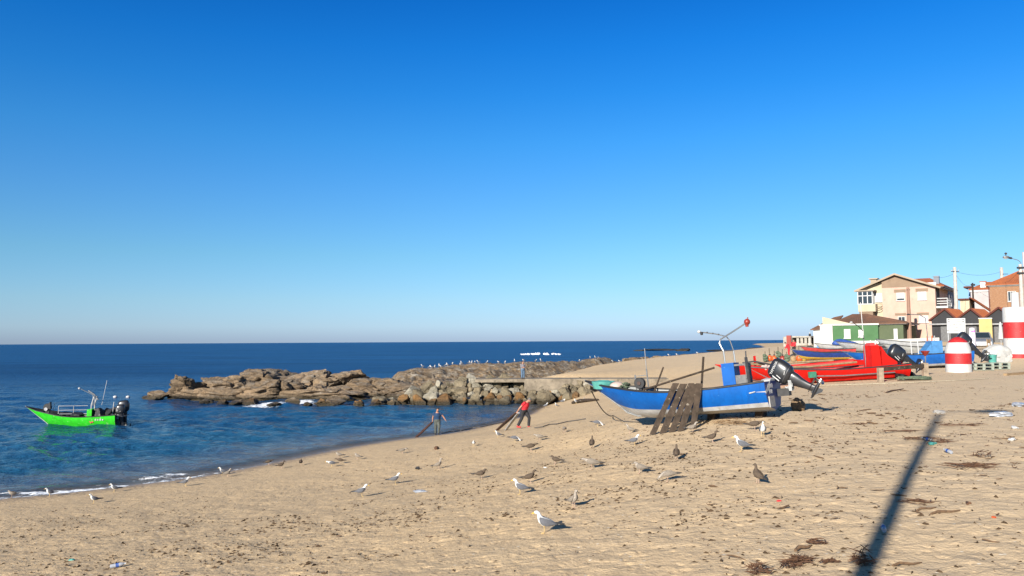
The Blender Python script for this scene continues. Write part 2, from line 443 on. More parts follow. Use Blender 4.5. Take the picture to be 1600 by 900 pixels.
def sand_material():
    m, n, l, b = nodes('beach_sand')
    g = n.new('ShaderNodeNewGeometry'); P = g.outputs['Position']
    sx = n.new('ShaderNodeSeparateXYZ'); l.new(P, sx.inputs[0])
    big = nz(n, l, P, .35, 4)
    mid = nz(n, l, P, 2.3, 5, .65)
    grain = nz(n, l, P, 90, 2)
    fine = nz(n, l, P, 16, 4, .7)
    c = mixc(n, l, ramp(n, l, big, .35, .65), (.565, .41, .235), (.495, .365, .215))
    c = mixc(n, l, ramp(n, l, mid, .42, .7, 0, .55), c, (.38, .275, .165))
    spk = nz(n, l, P, 11, 5, .75)
    c = mixc(n, l, ramp(n, l, spk, .54, .70, 0, .75), c, (.22, .15, .085))
    c = mixc(n, l, ramp(n, l, spk, .30, .42, .6, 0), c, (.68, .53, .36))
    c = mixc(n, l, ramp(n, l, grain, .55, .8, 0, .5), c, (.26, .19, .12))
    c = mixc(n, l, ramp(n, l, grain, .2, .4, .35, 0), c, (.62, .50, .35))
    # paler, greyer dry sand high up the beach
    dry = ramp(n, l, mth(n, l, 'ADD', sx.outputs[2], mth(n, l, 'MULTIPLY', big, .8)), 2.6, 4.2, 0, .55)
    c = mixc(n, l, dry, c, (.56, .44, .30))
    # scattered shell and weed specks
    v = n.new('ShaderNodeTexVoronoi'); v.inputs['Scale'].default_value = 4.3; l.new(P, v.inputs['Vector'])
    vc = n.new('ShaderNodeSeparateColor'); l.new(v.outputs['Color'], vc.inputs[0])
    sp = mth(n, l, 'MULTIPLY', ramp(n, l, v.outputs['Distance'], .10, .20, .85, 0), ramp(n, l, mth(n, l, 'ADD', vc.outputs[0], mth(n, l, 'MULTIPLY', mid, .5)), .84, .9))
    c = mixc(n, l, sp, c, (.10, .065, .035))
    v2 = n.new('ShaderNodeTexVoronoi'); v2.inputs['Scale'].default_value = 6.3; l.new(P, v2.inputs['Vector'])
    vc2 = n.new('ShaderNodeSeparateColor'); l.new(v2.outputs['Color'], vc2.inputs[0])
    sp2 = mth(n, l, 'MULTIPLY', ramp(n, l, v2.outputs['Distance'], .08, .2, .9, 0), ramp(n, l, vc2.outputs[1], .8, .84))
    c = mixc(n, l, sp2, c, (.62, .56, .46))
    # damp sand by the water
    wet = ramp(n, l, mth(n, l, 'ADD', sx.outputs[2], mth(n, l, 'MULTIPLY', mid, .22)), .08, .22, 1, 0)
    c = mixc(n, l, wet, c, (.25, .175, .105))
    l.new(c, b.inputs['Base Color'])
    l.new(ramp(n, l, wet, 0, 1, .95, .32), b.inputs['Roughness'])
    b.inputs['Specular IOR Level'].default_value = .3
    h = mth(n, l, 'ADD', mth(n, l, 'MULTIPLY', fine, .6), mth(n, l, 'MULTIPLY', mid, 1.4))
    # wind ripples
    mp = n.new('ShaderNodeMapping'); mp.inputs['Scale'].default_value = (3.6, 5.2, 4); mp.inputs['Rotation'].default_value = (0, 0, .9); l.new(P, mp.inputs[0])
    h = mth(n, l, 'ADD', h, mth(n, l, 'MULTIPLY', nz(n, l, mp.outputs[0], 1.0, 4, .6, .6), 1.0))
    h = mth(n, l, 'MULTIPLY', h, ramp(n, l, wet, 0, 1, 1, .12))
    bp = n.new('ShaderNodeBump'); bp.inputs['Strength'].default_value = .85; bp.inputs['Distance'].default_value = .04
    l.new(h, bp.inputs['Height']); l.new(bp.outputs[0], b.inputs['Normal'])
    return m
SAND = sand_material()
th = np.concatenate([np.linspace(-125, -37, 60, endpoint=False), np.linspace(-37, 37, 760), np.linspace(37, 125, 60)[1:]])
vs = np.concatenate([np.linspace(420, 5.2, 500)])
rr = np.concatenate([np.linspace(.6, 7.5, 30, endpoint=False), 3.3 * F / vs, [900, 1100, 1400]])
RR, TT = np.meshgrid(rr, np.radians(th), indexing='ij')
GX, GY = RR * np.sin(TT), RR * np.cos(TT)
GZ = ground(GX, GY)
def sand_relief(x, y, z):
    d = np.hypot(x, y)
    near = np.clip((75 - d) / 45, 0, 1) * np.clip((z - .15) / .5, 0, 1)
    trod = .35 + .9 * np.clip(fbm2(x * .12 + 3, y * .12, 3, 5) * 2.2 - .75, 0, 1)
    o = -.024 * dents(x, y, .62, 11, .62, .30) * trod
    o = o - .024 * dents(x + 31, y + 7, .36, 23, .6, .34) * trod
    o = o + .07 * (fbm2(x * .9, y * .9, 4, 2) - .47) + .05 * (fbm2(x * 2.7, y * 2.7, 3, 9) - .45)
    return o * near
GZ = GZ + sand_relief(GX, GY, GZ)
sand = grid_mesh('sandy_beach', GX, GY, GZ, SAND)
tag(sand, 'pale sandy beach sloping from the houses down to the water', None, None, 'structure')

def water_material():
    m, n, l, b = nodes('sea_water')
    g = n.new('ShaderNodeNewGeometry'); P = g.outputs['Position']
    dep = n.new('ShaderNodeAttribute'); dep.attribute_name = 'depth'
    fo = n.new('ShaderNodeAttribute'); fo.attribute_name = 'foam'
    D = dep.outputs['Fac']
    c = mixc(n, l, ramp(n, l, D, .04, .6), (.14, .12, .085), (.011, .062, .12))
    c = mixc(n, l, ramp(n, l, D, .8, 4), c, (.004, .042, .125))
    sp_ = n.new('ShaderNodeSeparateXYZ'); l.new(P, sp_.inputs[0])
    c = mixc(n, l, ramp(n, l, sp_.outputs[1], 70, 300), c, (.009, .075, .20))
    mp = n.new('ShaderNodeMapping'); mp.inputs['Scale'].default_value = (.012, .06, 1); l.new(P, mp.inputs[0])
    streak = nz(n, l, mp.outputs[0], 1, 5, .6)
    c = mixc(n, l, ramp(n, l, streak, .42, .62, 0, .65), c, (.002, .02, .07))
    m2 = n.new('ShaderNodeMapping'); m2.inputs['Scale'].default_value = (.8, 1.15, 1); m2.inputs['Rotation'].default_value = (0, 0, -.2); l.new(P, m2.inputs[0])
    h1 = nz(n, l, m2.outputs[0], .8, 4, .6, .3)
    h2 = nz(n, l, m2.outputs[0], 2.6, 4, .6, .3)
    m3 = n.new('ShaderNodeMapping'); m3.inputs['Scale'].default_value = (.05, .13, 1); l.new(P, m3.inputs[0])
    h3 = nz(n, l, m3.outputs[0], 1, 4, .6)
    calm = ramp(n, l, D, .03, .8, .3, 1)
    h = mth(n, l, 'ADD', mth(n, l, 'MULTIPLY', h1, .8), mth(n, l, 'MULTIPLY', h2, .22))
    h = mth(n, l, 'MULTIPLY', h, calm)
    h = mth(n, l, 'ADD', h, mth(n, l, 'MULTIPLY', h3, .9))
    bp = n.new('ShaderNodeBump'); bp.inputs['Strength'].default_value = 1.0; bp.inputs['Distance'].default_value = .75
    l.new(h, bp.inputs['Height']); l.new(bp.outputs[0], b.inputs['Normal'])
    fn = nz(n, l, P, 3.2, 6, .8)
    ff = ramp(n, l, mth(n, l, 'ADD', fo.outputs['Fac'], mth(n, l, 'MULTIPLY', mth(n, l, 'SUBTRACT', fn, .5), 3.4)), .55, 1.0)
    c = mixc(n, l, ff, c, (.74, .77, .80))
    l.new(c, b.inputs['Base Color'])
    sxy = n.new('ShaderNodeSeparateXYZ'); l.new(P, sxy.inputs[0])
    # the open sea is choppier than the cove behind the rocks
    ro = ramp(n, l, sxy.outputs[1], 55, 160, .1, .42)
    l.new(mth(n, l, 'MAXIMUM', ro, ramp(n, l, ff, 0, 1, 0, .8)), b.inputs['Roughness'])
    b.inputs['Specular IOR Level'].default_value = .36
    b.inputs['IOR'].default_value = 1.33
    tr = n.new('ShaderNodeBsdfTransparent')
    ms = n.new('ShaderNodeMixShader')
    l.new(mth(n, l, 'MAXIMUM', ramp(n, l, D, 0, .2, .15, 1), ff), ms.inputs[0])
    l.new(tr.outputs[0], ms.inputs[1]); l.new(b.outputs[0], ms.inputs[2])
    l.new(ms.outputs[0], n['Material Output'].inputs[0])
    return m
WATER = water_material()
th = np.concatenate([np.linspace(-80, -36, 40, endpoint=False), np.linspace(-36, 25, 640), np.linspace(25, 60, 40)[1:]])
vs = np.linspace(310, 1.0, 520)
rr = np.concatenate([CAMZ * F / vs, [12000, 30000]])
RR, TT = np.meshgrid(rr, np.radians(th), indexing='ij')
WX, WY = RR * np.sin(TT), RR * np.cos(TT)
dep = np.clip(-ground(WX, WY), -1, 12)
dep = np.where(RR > 900, 12, dep)
rs = np.random.RandomState(3)
WZ = np.zeros_like(WX)
for i in range(40):
    lam = .7 * 1.19 ** (i % 13) * rs.uniform(.85, 1.15)
    a = math.radians(-115 + rs.uniform(-50, 50))
    k = 2 * math.pi / lam
    ph = rs.uniform(0, 6.28)
    amp = .0145 * lam ** .45 * np.clip((900 / 1.0) * lam / np.maximum(RR, 1) ** 2 * 1.6, 0, 1)
    WZ += amp * np.sin(k * (WX * math.cos(a) + WY * math.sin(a)) + ph + 1.6 * np.sin(WX * .05 + WY * .07 + i))
WZ *= np.clip(dep / 1.2 + .12, .12, 1)
fm = np.zeros_like(WX)
edge = vn2(WX * .35, WY * .35, 4)
fm += 1.05 * np.clip(1 - np.abs(dep - .012) / (.018 + .04 * edge), 0, 1) * np.clip(fbm2(WX * .12, WY * .12, 2, 8) * 3 - .2, .62, 1) * np.clip((60 - RR) / 20, .4, 1)
for u, v, su, sv, a in [(25, 770, 60, 2.2, .95), (80, 769, 50, 1.8, .9), (140, 765, 45, 1.6, .8), (180, 759, 40, 1.5, .7), (278, 741, 24, 2.4, .95), (238, 747, 30, 2.4, .85), (215, 751, 22, 1.6, .6), (255, 744, 30, 4, .35), (390, 629, 26, 1.4, .9), (340, 626, 20, 1.2, .7), (405, 634, 30, 1.6, .95), (440, 630, 18, 2.2, 1.15),
                        (475, 628, 16, 2.5, 1.15), (500, 630, 18, 2, .9), (290, 621, 14, 1.2, .8), (700, 633, 60, 1.0, .35), (560, 632, 30, 1, .5), (420, 632, 40, 1.4, .6)]:
    p = at_z(u, v, 0); px_m = p.y / F; dz = CAMZ * F / (v - 534) ** 2
    # an oval of broken water on the surface, sized in metres
    fm += a * np.exp(-((WX - p.x) / (su * px_m)) ** 2 - ((WY - p.y) / (sv * dz)) ** 2)
sea = grid_mesh('sea', WX, WY, WZ, WATER, {'depth': dep, 'foam': fm})
tag(sea, 'deep blue rippled sea reaching to the horizon', None, None, 'structure')

# ------------------------------------------------------------------ rocks
def rock_material(name, a, b_, wetline=None, guano=0.):
    m, n, l, b = nodes(name)
    tc = n.new('ShaderNodeTexCoord'); O = tc.outputs['Object']
    g = n.new('ShaderNodeNewGeometry'); P = g.outputs['Position']
    oi = n.new('ShaderNodeObjectInfo')
    sx = n.new('ShaderNodeSeparateXYZ'); l.new(P, sx.inputs[0])
    sn = n.new('ShaderNodeSeparateXYZ'); l.new(g.outputs['Normal'], sn.inputs[0])
    big = nz(n, l, P, .55, 5, .6); fine = nz(n, l, P, 4.5, 5, .7)
    mp = n.new('ShaderNodeMapping'); mp.inputs['Rotation'].default_value = (.5, .9, .3); mp.inputs['Scale'].default_value = (.7, .7, 4.5); l.new(P, mp.inputs[0])
    str_ = nz(n, l, mp.outputs[0], .9, 5, .65, .5)
    c = mixc(n, l, ramp(n, l, big, .36, .64), a, b_)
    c = mixc(n, l, ramp(n, l, str_, .5, .66, 0, .6), c, tuple(x * .42 for x in a))
    c = mixc(n, l, ramp(n, l, fine, .55, .78, 0, .6), c, tuple(min(1, x * 1.6) for x in a))
    c = mixc(n, l, ramp(n, l, fine, .22, .4, .7, 0), c, tuple(x * .3 for x in a))
    if guano:
        gu = mth(n, l, 'MULTIPLY', ramp(n, l, sn.outputs[2], .35, .9), ramp(n, l, mth(n, l, 'ADD', nz(n, l, P, 1.3, 6, .72), mth(n, l, 'MULTIPLY', big, .5)), .72, .9, 0, guano))
        c = mixc(n, l, gu, c, (.48, .44, .37))
    wl = ramp(n, l, mth(n, l, 'ADD', sx.outputs[2], mth(n, l, 'MULTIPLY', fine, -.5)), .0, .35, 1, 0)
    c = mixc(n, l, wl, c, (.045, .035, .02))
    rv = mth(n, l, 'ADD', mth(n, l, 'MULTIPLY', oi.outputs['Random'], .5), .75)
    hs = n.new('ShaderNodeHueSaturation'); l.new(rv, hs.inputs['Value']); l.new(c, hs.inputs['Color'])
    l.new(hs.outputs[0], b.inputs['Base Color'])
    l.new(ramp(n, l, wl, 0, 1, .9, .4), b.inputs['Roughness'])
    b.inputs['Specular IOR Level'].default_value = .3
    h = mth(n, l, 'ADD', mth(n, l, 'MULTIPLY', str_, 1.5), mth(n, l, 'MULTIPLY', fine, 1.6))
    bp = n.new('ShaderNodeBump'); bp.inputs['Strength'].default_value = .9; bp.inputs['Distance'].default_value = .16
    l.new(h, bp.inputs['Height']); l.new(bp.outputs[0], b.inputs['Normal'])
    return m
ROCK = rock_material('brown_rock', (.235, .165, .10), (.135, .10, .066), guano=.35)
PLAT = rock_material('platform_rock', (.25, .17, .095), (.14, .105, .065), guano=.6)
GREYROCK = rock_material('grey_boulder', (.225, .18, .115), (.14, .118, .078))
OCHRE = rock_material('ochre_boulder', (.24, .125, .042), (.13, .08, .04))
DARKROCK = rock_material('dark_reef_rock', (.045, .038, .032), (.03, .027, .025))
PALEROCK = rock_material('pale_boulder', (.33, .30, .24), (.24, .215, .16))

def cracks(p, s):
    """0 on the joints between Voronoi blocks, growing inside them"""
    i = np.floor(p); f1 = np.full(len(p), 9.); f2 = np.full(len(p), 9.)
    for dx in (-1, 0, 1):
        for dy in (-1, 0, 1):
            for dz in (-1, 0, 1):
                c = i + np.array([dx, dy, dz]); S = np.full(len(p), s)
                q = c + np.stack([_h(c[:, 0], c[:, 1], c[:, 2], S + k) for k in range(3)], 1)
                d = np.linalg.norm(p - q, axis=1)
                f2 = np.where(d < f1, f1, np.minimum(f2, d)); f1 = np.minimum(f1, d)
    return f2 - f1
def rock_mesh(name, seed, sub, cuts, rough, m, freq=1.7, flat=0.):
    rs = np.random.RandomState(seed)
    bm = bmesh.new(); bmesh.ops.create_icosphere(bm, subdivisions=sub, radius=1)
    me = bpy.data.meshes.new(name); bm.to_mesh(me); bm.free()
    p = np.empty(len(me.vertices) * 3); me.vertices.foreach_get('co', p); p = p.reshape(-1, 3)
    if sub >= 5: p = np.sign(p) * np.abs(p) ** .78
    for i in range(cuts):
        nn = rs.normal(size=3); nn /= np.linalg.norm(nn)
        o = rs.uniform(.42, .85)
        k = np.maximum(0, p @ nn - o)
        p = p - nn[None] * (k * .93)[:, None]
    d = p / np.maximum(1e-6, np.linalg.norm(p, axis=1))[:, None]
    off = rs.uniform(0, 50, 3)
    q = p * freq + off
    a = np.abs(vn3(q, seed) - .5) * 2
    b_ = np.abs(vn3((q @ np.array([[.8, 0, .6], [0, 1, 0], [-.6, 0, .8]])) * np.array([1.3, 1.6, 2.6]) * 1.5, seed + 1) - .5) * 2
    c = vn3(q * 5.3, seed + 2) - .5
    e = vn3(q * 11, seed + 3) - .5
    p = p + d * (rough * (-.9 * (1 - a) ** 3 - .5 * (1 - b_) ** 3 + .45 * c + .25 * e))[:, None]
    if sub >= 5:
        wq = q + .35 * np.stack([vn3(q * 2.1, seed + 7), vn3(q * 2.1, seed + 8), vn3(q * 2.1, seed + 9)], 1)
        k1, k2 = cracks(wq * np.array([.9, .9, 1.3]), seed), cracks(wq * np.array([2.2, 2.2, 3.6]), seed + 5)
        p = p - d * (.10 * np.clip(1 - k1 / .13, 0, 1) + .028 * np.clip(1 - k2 / .16, 0, 1) - .05 * np.clip(k1, 0, .6))[:, None]
    p = p - .5 * (p.max(0) + p.min(0)); p = p / (.5 * (p.max(0) - p.min(0)))
    me.vertices.foreach_set('co', p.ravel()); me.update()
    me.materials.append(m)
    me.polygons.foreach_set('use_smooth', [True] * len(me.polygons))
    me.set_sharp_from_angle(angle=R(32))
    return me
def rock(name, label, me, loc, size, rz=0, cat='rock', group=None, tilt=(0, 0)):
    o = bpy.data.objects.new(name, me); COL.objects.link(o)
    o.location = loc; o.scale = size; o.rotation_euler = (tilt[0], tilt[1], rz)
    return tag(o, label, cat, group)
# the big rocks in the water, left to right: (px left, px right, v top, v base, distance, depth in m, seed, label)
BIG = [(258, 332, 584, 628, 86, 4.0, 31, 'leftmost big brown rock of the headland, pointed and sloping into the sea on its left'),
       (308, 402, 586, 628, 87, 5.0, 52, 'broad rounded brown rock beside the pointed leftmost rock'),
       (352, 452, 576, 622, 93, 5.5, 33, 'tall back rock with a flat dark ledge on top'),
       (376, 462, 592, 629, 84, 3.5, 74, 'low wide brown rock face in front of the tall ledge rock'),
       (428, 508, 578, 630, 87, 4.5, 35, 'big cracked rock with a square shaded cleft beside it'),
       (476, 566, 577, 628, 90, 5.0, 36, 'highest rounded rock at the right end of the cracked rocks'),
       (488, 536, 600, 631, 83, 2.2, 47, 'small rust brown wedge of rock leaning under the highest rounded rock'),
       (528, 616, 589, 629, 88, 5.5, 38, 'low grey brown rock sloping between the headland and the flat platform'),
       (566, 668, 592, 627, 86, 4.5, 39, 'long pale rock slab running up to the flat gull platform')]
BIG += [(300, 440, 603, 628, 83, 4.0, 91, 'low front ledge running under the left half of the headland rocks'), (430, 590, 604, 629, 84, 4.5, 92, 'low front ledge running under the right half of the headland rocks'),
        (395, 545, 588, 628, 91, 5.0, 93, 'dark middle rock filling the gap behind the cracked rock')]
for u0, u1, v0, v1, d, dp, sd, lab in BIG:
    s = d / F
    c = at_d((u0 + u1) / 2, v1, d)
    hgt = max(1.2, at_d((u0 + u1) / 2, v0, d + dp * .45).z)
    me = rock_mesh('headland_rock', sd, 6, 16, .10, ROCK)
    rock('headland_rock', lab, me, (c.x, d + dp * .3, .05 + hgt * .40 - .5), ((u1 - u0) * s * .66, dp, hgt * .60 + .5), random.uniform(-.25, .25), group='big rocks of the headland')
small = [rock_mesh('small_rock', 60 + i, 4, 10, .16, OCHRE if i % 2 else ROCK) for i in range(4)]
for u, v, wpx, hpx, k, lab in [(247, 623, 34, 13, 0, 'dark low rock alone in the sea left of the headland'), (232, 623, 22, 6, 2, 'flat dark rock almost awash at the far left of the headland'),
                               (350, 632, 20, 8, 1, 'rust orange rock at the foot of the broad rounded rock'), (372, 632, 22, 8, 0, 'brown rock in the foam right of the rust orange one'),
                               (393, 632, 26, 10, 3, 'reddish rock in the white foam under the low rock face'), (458, 631, 24, 10, 2, 'dark wet rock standing in the foam under the shaded cleft'),
                               (502, 633, 22, 11, 1, 'ochre rock left of a wide brown one at the water line'), (525, 633, 34, 12, 0, 'wide brown rock at the water line under the low sloping rock'),
                               (562, 634, 16, 9, 3, 'small orange rock at the water line right of the wide brown one'), (590, 634, 24, 11, 1, 'tawny rock at the water line below the long pale slab'),
                               (612, 633, 14, 8, 2, 'small grey rock at the water line below the long pale slab'), (323, 630, 24, 7, 2, 'low dark rock at the water line under the pointed rock'),
                               (428, 634, 18, 6, 0, 'flat brown rock washed by foam before the cracked rock'), (480, 634, 16, 6, 3, 'flat rusty rock washed by foam before the rust brown wedge')]:
    p = at_z(u, v, 0); s = p.y / F
    rock('small_rock', lab, small[k], (p.x, p.y, hpx * s * .25), (wpx * s * .55, wpx * s * .5, hpx * s * .75), random.uniform(0, 6), group='small rocks at the foot of the headland')

# the flat platform where the gulls stand: a rough height field
PT = np.array([(585, .2), (612, .9), (622, 1.75), (650, 2.1), (700, 2.2), (760, 2.35), (830, 2.4), (880, 2.1), (905, 2.1), (935, 2.45), (960, 2.15), (990, 1.6)])
PF = np.array([(585, 84), (620, 83), (690, 82), (760, 88), (830, 93), (862, 98), (880, 112), (905, 122), (960, 140), (990, 155)])
PB = np.array([(585, 98), (620, 108), (700, 116), (800, 122), (900, 142), (990, 175)])
def plat_h(x, y):
    u = 800 + F * x / y
    T, a, b = np.interp(u, PT[:, 0], PT[:, 1]), np.interp(u, PF[:, 0], PF[:, 1]), np.interp(u, PB[:, 0], PB[:, 1])
    wob = 2.4 * (fbm2(x * .25, y * .25, 3, 40) - .45)
    t = np.clip((y - a + wob) / ((b - a) * .85), 0, 1)
    fr = np.clip(.30 * np.clip(t / .06, 0, 1) + .70 * t ** .9, 0, 1)
    bk = np.clip((b - y) / 2.5, 0, 1)
    sd_ = np.clip((u - 587) / 22, 0, 1) * np.clip((992 - u) / 40, 0, 1)
    dip = fbm2((x * .8 - y * .35) * .42, (x * .35 + y * .8) * .2, 3, 41)
    rid = 1 - np.abs(2 * vn2((x - .5 * y) * .6, (x * .4 + y) * .3, 42) - 1)
    rid2 = 1 - np.abs(2 * vn2((x + .3 * y) * 1.7, (y - .4 * x) * 1.1, 43) - 1)
    z = (T + .25) * fr * bk * sd_ + ((dip - .48) * 1.7 + (rid - .5) * .55 + (rid2 - .5) * .22) * np.clip(fr * 2.5, 0, 1) * (.35 + .65 * (1 - np.clip(fr - .75, 0, .25) * 3)) * bk
    return z - .6 * (1 - np.clip(fr * 6, 0, 1)) - .8 * (1 - bk)
us, ds = np.linspace(580, 1000, 560), np.concatenate([np.linspace(79, 125, 190), np.linspace(125.5, 180, 60)])
DD, UU = np.meshgrid(ds, us, indexing='ij')
PX = (UU - 800) / F * DD
plat = grid_mesh('rock_platform', PX, DD, plat_h(PX, DD), PLAT)
tag(plat, 'long flat brown rock platform with gulls along its top, running out from the upper beach', 'rock outcrop')

# boulders heaped along the walkway
bmesh_ = [[rock_mesh('boulder', 80 + 10 * j + i, 4, 15, .07, mm, 1.4) for i in range(4)] for j, mm in enumerate((GREYROCK, OCHRE, PALEROCK))]
rb = random.Random(5)
KIND = [('grey angular boulder in the heap below the concrete walkway', 'grey boulders heaped below the walkway'),
        ('rusty ochre boulder at the foot of the heap beside the water', 'ochre boulders at the foot of the heap'),
        ('pale boulder lying among the grey ones below the walkway', 'pale boulders among the heap')]
for row in range(6):
    u = 585 + rb.uniform(0, 10)
    while u < 925:
        base = float(np.interp(u, [585, 640, 760, 800, 868, 925], [633, 634, 632, 630, 626, 618]))
        top = float(np.interp(u, [585, 640, 690, 760, 830, 925], [624, 614, 602, 597, 599, 597]))
        f = row / 5
        v = base + (top - base) * f + rb.uniform(-2, 2)
        d = 75.5 + f * 5 + rb.uniform(-.4, .4) - (u > 880) * 1.5
        s = d / F
        wpx = rb.choice((8, 10, 13, 16, 19, 24)) * rb.uniform(.85, 1.15) * (1.25 if row < 2 else .9) * (1.0 if u < 800 else .78)
        c = at_d(u, v, d)
        k = 1 if (row < 2 and rb.random() < (.45 if u < 830 else .2)) else (2 if rb.random() < .22 else 0)
        r_ = wpx * s * .5
        if top < v + 3 and not (u < 640 and row > 2):
            rock('boulder', KIND[k][0], rb.choice(bmesh_[k]), (c.x, c.y, c.z + r_ * .15), (r_ * rb.uniform(.95, 1.25), r_ * rb.uniform(.9, 1.2), r_ * rb.uniform(.75, 1.0)), rb.uniform(0, 6.28), 'boulder', KIND[k][1], (rb.uniform(-.9, .9), rb.uniform(-.9, .9)))
        u += wpx * rb.uniform(.72, .95)
# dark rocks along the far shore and the reef offshore
far = [rock_mesh('shore_rock', 140 + i, 3, 8, .2, ROCK if i < 2 else DARKROCK, 2.2) for i in range(4)]
rb = random.Random(9)
for i in range(34):
    t = i / 33
    u = 978 + 215 * t + rb.uniform(-4, 4)
    v = float(np.interp(u, [978, 1040, 1100, 1150, 1195], [562, 558, 553.5, 551.5, 549])) + rb.uniform(-.8, .5)
    d = float(np.interp(u, [978, 1040, 1100, 1150, 1195], [150, 182, 228, 285, 380])) * rb.uniform(.95, 1.05)
    c = at_d(u, v, d); s = d / F
    k = rb.choice((0, 1, 0, 1) if u < 1080 else (0, 2, 3))
    rock('shore_rock', 'low brown rock in the band along the far edge of the upper beach' if k < 2 else 'low blackish rock near the far end of the beach', far[k], (c.x, d, max(-.2, c.z - 1.5 * s)), (rb.uniform(6, 13) * s, rb.uniform(4, 8) * s, rb.uniform(2.5, 4.5) * s), rb.uniform(0, 3), 'rock', 'brown rocks along the far beach' if k < 2 else 'blackish rocks at the far end of the beach')
for u, v, d, wpx, hpx, lab in [(1035, 548.0, 470, 60, 4.5, 'long dark reef lying offshore beyond the upper beach'), (1068, 547, 440, 26, 7, 'humped middle of the dark reef, its highest rock'), (1000, 549, 460, 24, 3, 'thin left end of the dark reef just above the waves'),
                               (1125, 547.5, 420, 44, 4.5, 'low dark reef right of the humped one, nearly touching the beach'), (1180, 545.5, 520, 34, 4, 'farthest dark reef near the end of the beach')]:
    c = at_d(u, v, d); s = d / F
    rock('reef', lab, far[3] if wpx > 40 else far[2], (c.x, d, .15), (wpx * s * .5, wpx * s * .3, hpx * s * .55), .15, 'reef')
# a wave breaking far out
mb = MB(); rb = random.Random(4)
for i in range(60):
    u = 814 + 62 * i / 59
    if 843 < u < 850 or 858 < u < 862: continue
    c = at_z(u, 554.0 + rb.uniform(-.5, .5), 0); s = c.y / F
    e = .4 + .6 * math.sin(math.pi * i / 59)
    mb.ell((c.x, c.y, .1), (1.5 * s * rb.uniform(.8, 1.6), 4.0 * s, rb.uniform(1.2, 3.0) * s * e), None, 7, 5)
FOAM = mat('sea_foam', (.82, .84, .86), .9, .06, 2, .4, 4, bdist=.2)
tag(mb.build('breaking_wave', FOAM), 'white crest of a wave breaking far out at sea', 'wave', None, 'stuff')

# concrete walkway on the boulders, with a dark hollow under its left end
wk = thing('concrete_walkway', 'low concrete walkway along the top of the boulders with a dark hollow beneath', 'walkway')
A, B, C2 = at_z(790, 592.5, 2.2), at_z(819, 592.5, 2.2), at_z(1045, 590.5, 2.3)
def band(p, q, w_, z0, z1):
    p, q = Vector((p.x, p.y, 0)), Vector((q.x, q.y, 0)); t = (q - p).normalized(); k = Vector((-t.y, t.x, 0)) * w_
    return [[p + Vector((0, 0, z0)), q + Vector((0, 0, z0)), q + k + Vector((0, 0, z0)), p + k + Vector((0, 0, z0))], (0, 0, z1 - z0)]
mb = MB(); mb.slab(*band(A - Vector((3, 0, 0)), B, 3.2, 1.9, 2.2)); mb.build('slab', M['old_concrete'], wk, False)
mb = MB(); mb.slab(*band(B, C2, 2.6, .2, 2.23)); mb.build('retaining_wall', M['old_concrete'], wk, False)
mb = MB(); mb.slab(*band(A - Vector((0, -2.6, 0)), B - Vector((0, -2.6, 0)), .4, .3, 1.897)); mb.build('back_wall', M['old_concrete'], wk, False)

